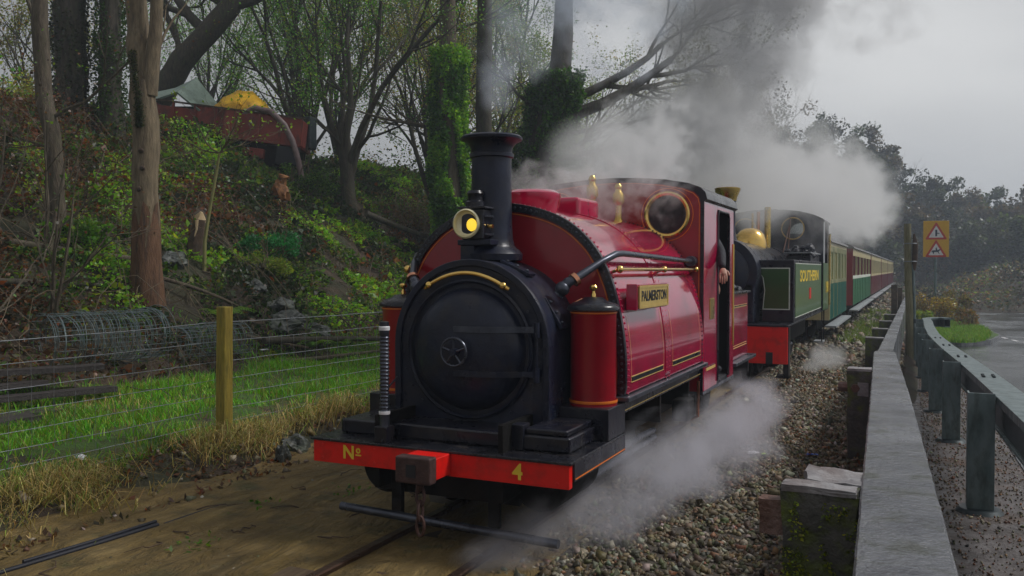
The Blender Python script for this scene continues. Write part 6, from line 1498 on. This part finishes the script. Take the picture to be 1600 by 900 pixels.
X, Y = np.meshgrid(np.linspace(-.75, .75, nx), np.linspace(-.6, .5, ny)); Z = .62 * np.exp(-((X + .05) / .66) ** 4) * np.exp(-((Y - .15) / .6) ** 4) + .16 * r.rand(ny, nx) - .06
i = (np.arange(ny - 1)[:, None] * nx + np.arange(nx - 1)[None]).ravel()
o = npmesh('yellow_cover', np.stack([X, Y, Z], -1).reshape(-1, 3), np.stack([i, i + 1, i + 1 + nx, i + nx], -1), 'yellow_sheet', None, t); md = o.modifiers.new('thick', 'SOLIDIFY'); md.thickness = .04
for k, (x, y) in enumerate(((-.45, -.58), (.0, -.6), (.42, -.56))): MB().box(x - .03, x + .03, y - .02, y + .9, .18 + .05 * (k == 1), .24 + .05 * (k == 1)).build('rib', 'yellow_sheet', t, bevel=.01)
MB().ball((.18, -.55, .03), .10, 1, .6, .8).build('rusty_fitting', 'wagon_rust', t, smooth=True)
MB().box(.1, .35, -.1, .1, .38, .48).build('rusty_fitting', 'wagon_rust', t, bevel=.02)
o = MB().tube([(-12.75, 12.35, 5.35), (-12.4, 12.45, 5.52), (-12.0, 12.6, 5.42), (-11.72, 12.75, 5.1), (-11.55, 12.85, 4.7), (-11.45, 12.95, 4.2), (-11.4, 13.0, 3.8)], .075, 12).build('fat_hose', 'hose_purple', smooth=True)
tag(o, 'fat purplish hose arching down from the right end of the wagon', 'hose')
tag(MB().box(-11.85, -11.6, 13.6, 13.9, 4.6, 5.45).build('grey_drum', 'barrier_dark', bevel=.05), 'dark blue grey container behind the arching hose', 'container')

# ================================================================== steam and smoke, haze
def smoke(name, label, pts, radii, dens, color, scale, thr, amp, seed, group=None, detail=3, stretch=(1, 1, 1), aniso=.25, edge=.55, step=1.0, rise=0):
    """closed lumpy hull round a chain of spheres; its volume density follows the distance to the chain, torn by noise"""
    bm = bmesh.new(); P_ = [Vector(p) for p in pts]
    b = MB(); Q_ = []; R_ = []
    for i in range(len(P_) - 1):
        for k in range(5): Q_.append(P_[i].lerp(P_[i + 1], k / 5)); R_.append(radii[i] + (radii[i + 1] - radii[i]) * k / 5)
    Q_.append(P_[-1]); R_.append(radii[-1])
    d0 = (Q_[0] - Q_[1]).normalized(); d1 = (Q_[-1] - Q_[-2]).normalized()
    Q2 = [Q_[0] + d0 * R_[0] * u for u in (.98, .85, .5)] + Q_ + [Q_[-1] + d1 * R_[-1] * u for u in (.5, .85, .98)]
    R2 = [R_[0] * u for u in (.15, .55, .88)] + R_ + [R_[-1] * u for u in (.88, .55, .15)]
    m = bpy.data.materials.new(name); m.use_nodes = True; t = m.node_tree; t.nodes.clear(); L = t.links
    out = t.nodes.new('ShaderNodeOutputMaterial'); pv = t.nodes.new('ShaderNodeVolumePrincipled')
    pv.inputs['Color'].default_value = (*color, 1); pv.inputs['Anisotropy'].default_value = aniso; pv.inputs['Density Attribute'].default_value = ''
    L.new(pv.outputs[0], out.inputs['Volume'])
    tc = t.nodes.new('ShaderNodeTexCoord'); pos = tc.outputs['Object']
    def vm(op, a, c=None, sc=None):
        n = t.nodes.new('ShaderNodeVectorMath'); n.operation = op
        for k, v in enumerate((a, c)):
            if v is None: continue
            if isinstance(v, (tuple, Vector)): n.inputs[k].default_value = v
            else: L.new(v, n.inputs[k])
        if sc is not None: L.new(sc, n.inputs['Scale'])
        return n.outputs['Value'] if op in ('DOT_PRODUCT', 'LENGTH', 'DISTANCE') else n.outputs[0]
    def mt(op, a, c=None, e=None, clamp=False):
        n = t.nodes.new('ShaderNodeMath'); n.operation = op; n.use_clamp = clamp
        for k, v in enumerate((a, c, e)):
            if v is None: continue
            if isinstance(v, (int, float)): n.inputs[k].default_value = v
            else: L.new(v, n.inputs[k])
        return n.outputs[0]
    best = None
    for i in range(len(P_) - 1):
        A_, B_ = P_[i], P_[i + 1]; ba = B_ - A_
        pa = vm('SUBTRACT', pos, A_); h = mt('MULTIPLY', vm('DOT_PRODUCT', pa, ba), 1 / ba.length_squared, clamp=True)
        near = vm('SUBTRACT', pa, vm('SCALE', ba, sc=h)); d = vm('LENGTH', near)
        rr_ = mt('MULTIPLY_ADD', h, radii[i + 1] - radii[i], radii[i]); q = mt('DIVIDE', d, rr_)
        best = q if best is None else mt('MINIMUM', best, q)
    mp = t.nodes.new('ShaderNodeMapping'); mp.inputs['Scale'].default_value = stretch; mp.inputs['Location'].default_value = (seed * 1.7, seed * .9, seed * 2.3); L.new(pos, mp.inputs[0])
    nz_ = t.nodes.new('ShaderNodeTexNoise'); nz_.inputs['Scale'].default_value = scale; nz_.inputs['Detail'].default_value = detail; nz_.inputs['Roughness'].default_value = .58; nz_.inputs['Distortion'].default_value = .35
    L.new(mp.outputs[0], nz_.inputs['Vector'])
    n2 = t.nodes.new('ShaderNodeTexNoise'); n2.inputs['Scale'].default_value = scale * .38; n2.inputs['Detail'].default_value = 2; L.new(mp.outputs[0], n2.inputs['Vector'])
    best = mt('ADD', best, mt('MULTIPLY_ADD', n2.outputs['Fac'], 1.7, -.62))
    f = mt('SUBTRACT', 1.0, best, clamp=True)            # 1 on the axis, 0 at the hull
    fe = mt('MULTIPLY', f, 1 / edge, clamp=True)
    v = mt('ADD', fe, mt('MULTIPLY_ADD', nz_.outputs['Fac'], amp, -.5 * amp))
    v = mt('SUBTRACT', v, thr, clamp=True)
    v = mt('MULTIPLY', v, mt('MULTIPLY', f, 4, clamp=True))
    L.new(mt('MULTIPLY', v, dens), pv.inputs['Density'])
    MATS[name] = m
    try: m.cycles.volume_step_rate = step
    except Exception: pass
    for q_, r_ in zip(Q_, R_):
        for k in range(26):
            a = k * 2.39996; zz = 1 - 2 * (k + .5) / 26; h_ = math.sqrt(1 - zz * zz); bm.verts.new(q_ + Vector((math.cos(a) * h_, math.sin(a) * h_, zz)) * r_ * 1.03)
    ret = bmesh.ops.convex_hull(bm, input=list(bm.verts))
    bmesh.ops.delete(bm, geom=list({v for v in bm.verts if not v.link_faces}), context='VERTS')
    bmesh.ops.recalc_face_normals(bm, faces=bm.faces)
    me = bpy.data.meshes.new(name); bm.to_mesh(me); bm.free(); me.materials.append(MATS[name]); o = bpy.data.objects.new(name, me); COL.objects.link(o)
    return tag(o, label, 'steam', group, 'stuff')
WH = (.97, .97, .98)
smoke('smoke_column', 'tall grey smoke column rising from the green engine chimney', [(0.0, 8.7, 2.8), (-.15, 9.0, 3.7), (-.3, 9.4, 4.9), (-.1, 10.0, 6.2), (.8, 10.8, 8.0)], [.42, 1.1, 1.6, 2.6, 3.9], 1.4, (.84, .84, .86), 2.2, .24, 4.4, 1, detail=6, edge=.45, step=.6)
smoke('steam_cloud', 'thick white steam trailing over the coaches behind the green engine', [(.1, 10.0, 2.9), (.2, 14.5, 3.1), (.25, 20, 3.4), (.5, 34, 4.2)], [1.25, 1.9, 2.2, 1.8], 1.0, WH, 1.5, .40, 5.2, 2, edge=.5, detail=6, step=.35)
smoke('steam_drift', 'thin steam drifting left behind the crimson cab and tank', [(-.5, 4.1, 2.6), (-.8, 6.5, 3.0), (-1.1, 10, 3.7), (-1.6, 16, 4.9)], [.7, 1.3, 2.1, 3.2], .9, WH, .34, .40, 5.2, 3, detail=5, step=.5)
smoke('chimney_smoke', 'faint bluish smoke puff above the crimson engine chimney', [(-.08, .9, 2.62), (-.08, 1.3, 3.05), (.1, 1.8, 3.6), (.3, 2.6, 4.6)], [.16, .46, .90, 1.5], 1.9, (.78, .87, .98), 3.4, .38, 5.2, 4, step=.7)
smoke('valve_steam', 'wisps of steam blowing from the brass safety valves over the tank', [(-.35, 2.1, 2.05), (.05, 2.8, 2.22), (.35, 3.0, 2.15), (.1, 4.2, 2.65)], [.42, .52, .50, .9], 2.8, WH, 7.0, .46, 5.6, 5, step=.6)
smoke('cylinder_steam', 'low white steam rolling out from under the right side of the crimson engine', [(.45, .0, -.10), (.85, .7, -.04), (1.0, 1.9, .0), (1.08, 3.2, .04), (1.12, 4.6, .08)], [.38, .60, .64, .62, .46], 2.2, (.88, .88, .96), 3.3, .33, 5.2, 6, detail=6, edge=.5, step=.45)
smoke('ground_steam', 'small puff of steam beside the wheels of the green engine', [(1.0, 10.0, -.05), (1.25, 11.5, .0)], [.34, .5], 2.4, WH, 1.8, .38, 4.8, 7)
hz = MB().box(-150, 160, -14, 300, -3.0, 30)
hm = bpy.data.materials.new('haze'); hm.use_nodes = True; ht = hm.node_tree; ht.nodes.clear()
ho = ht.nodes.new('ShaderNodeOutputMaterial'); hv = ht.nodes.new('ShaderNodeVolumePrincipled'); hv.inputs['Density'].default_value = .0022; hv.inputs['Color'].default_value = (.76, .86, 1, 1); hv.inputs['Anisotropy'].default_value = .2
ht.links.new(hv.outputs[0], ho.inputs['Volume']); MATS['haze'] = hm
if True: tag(hz.build('haze', 'haze'), 'pale misty air over the whole valley', 'haze', kind='stuff')
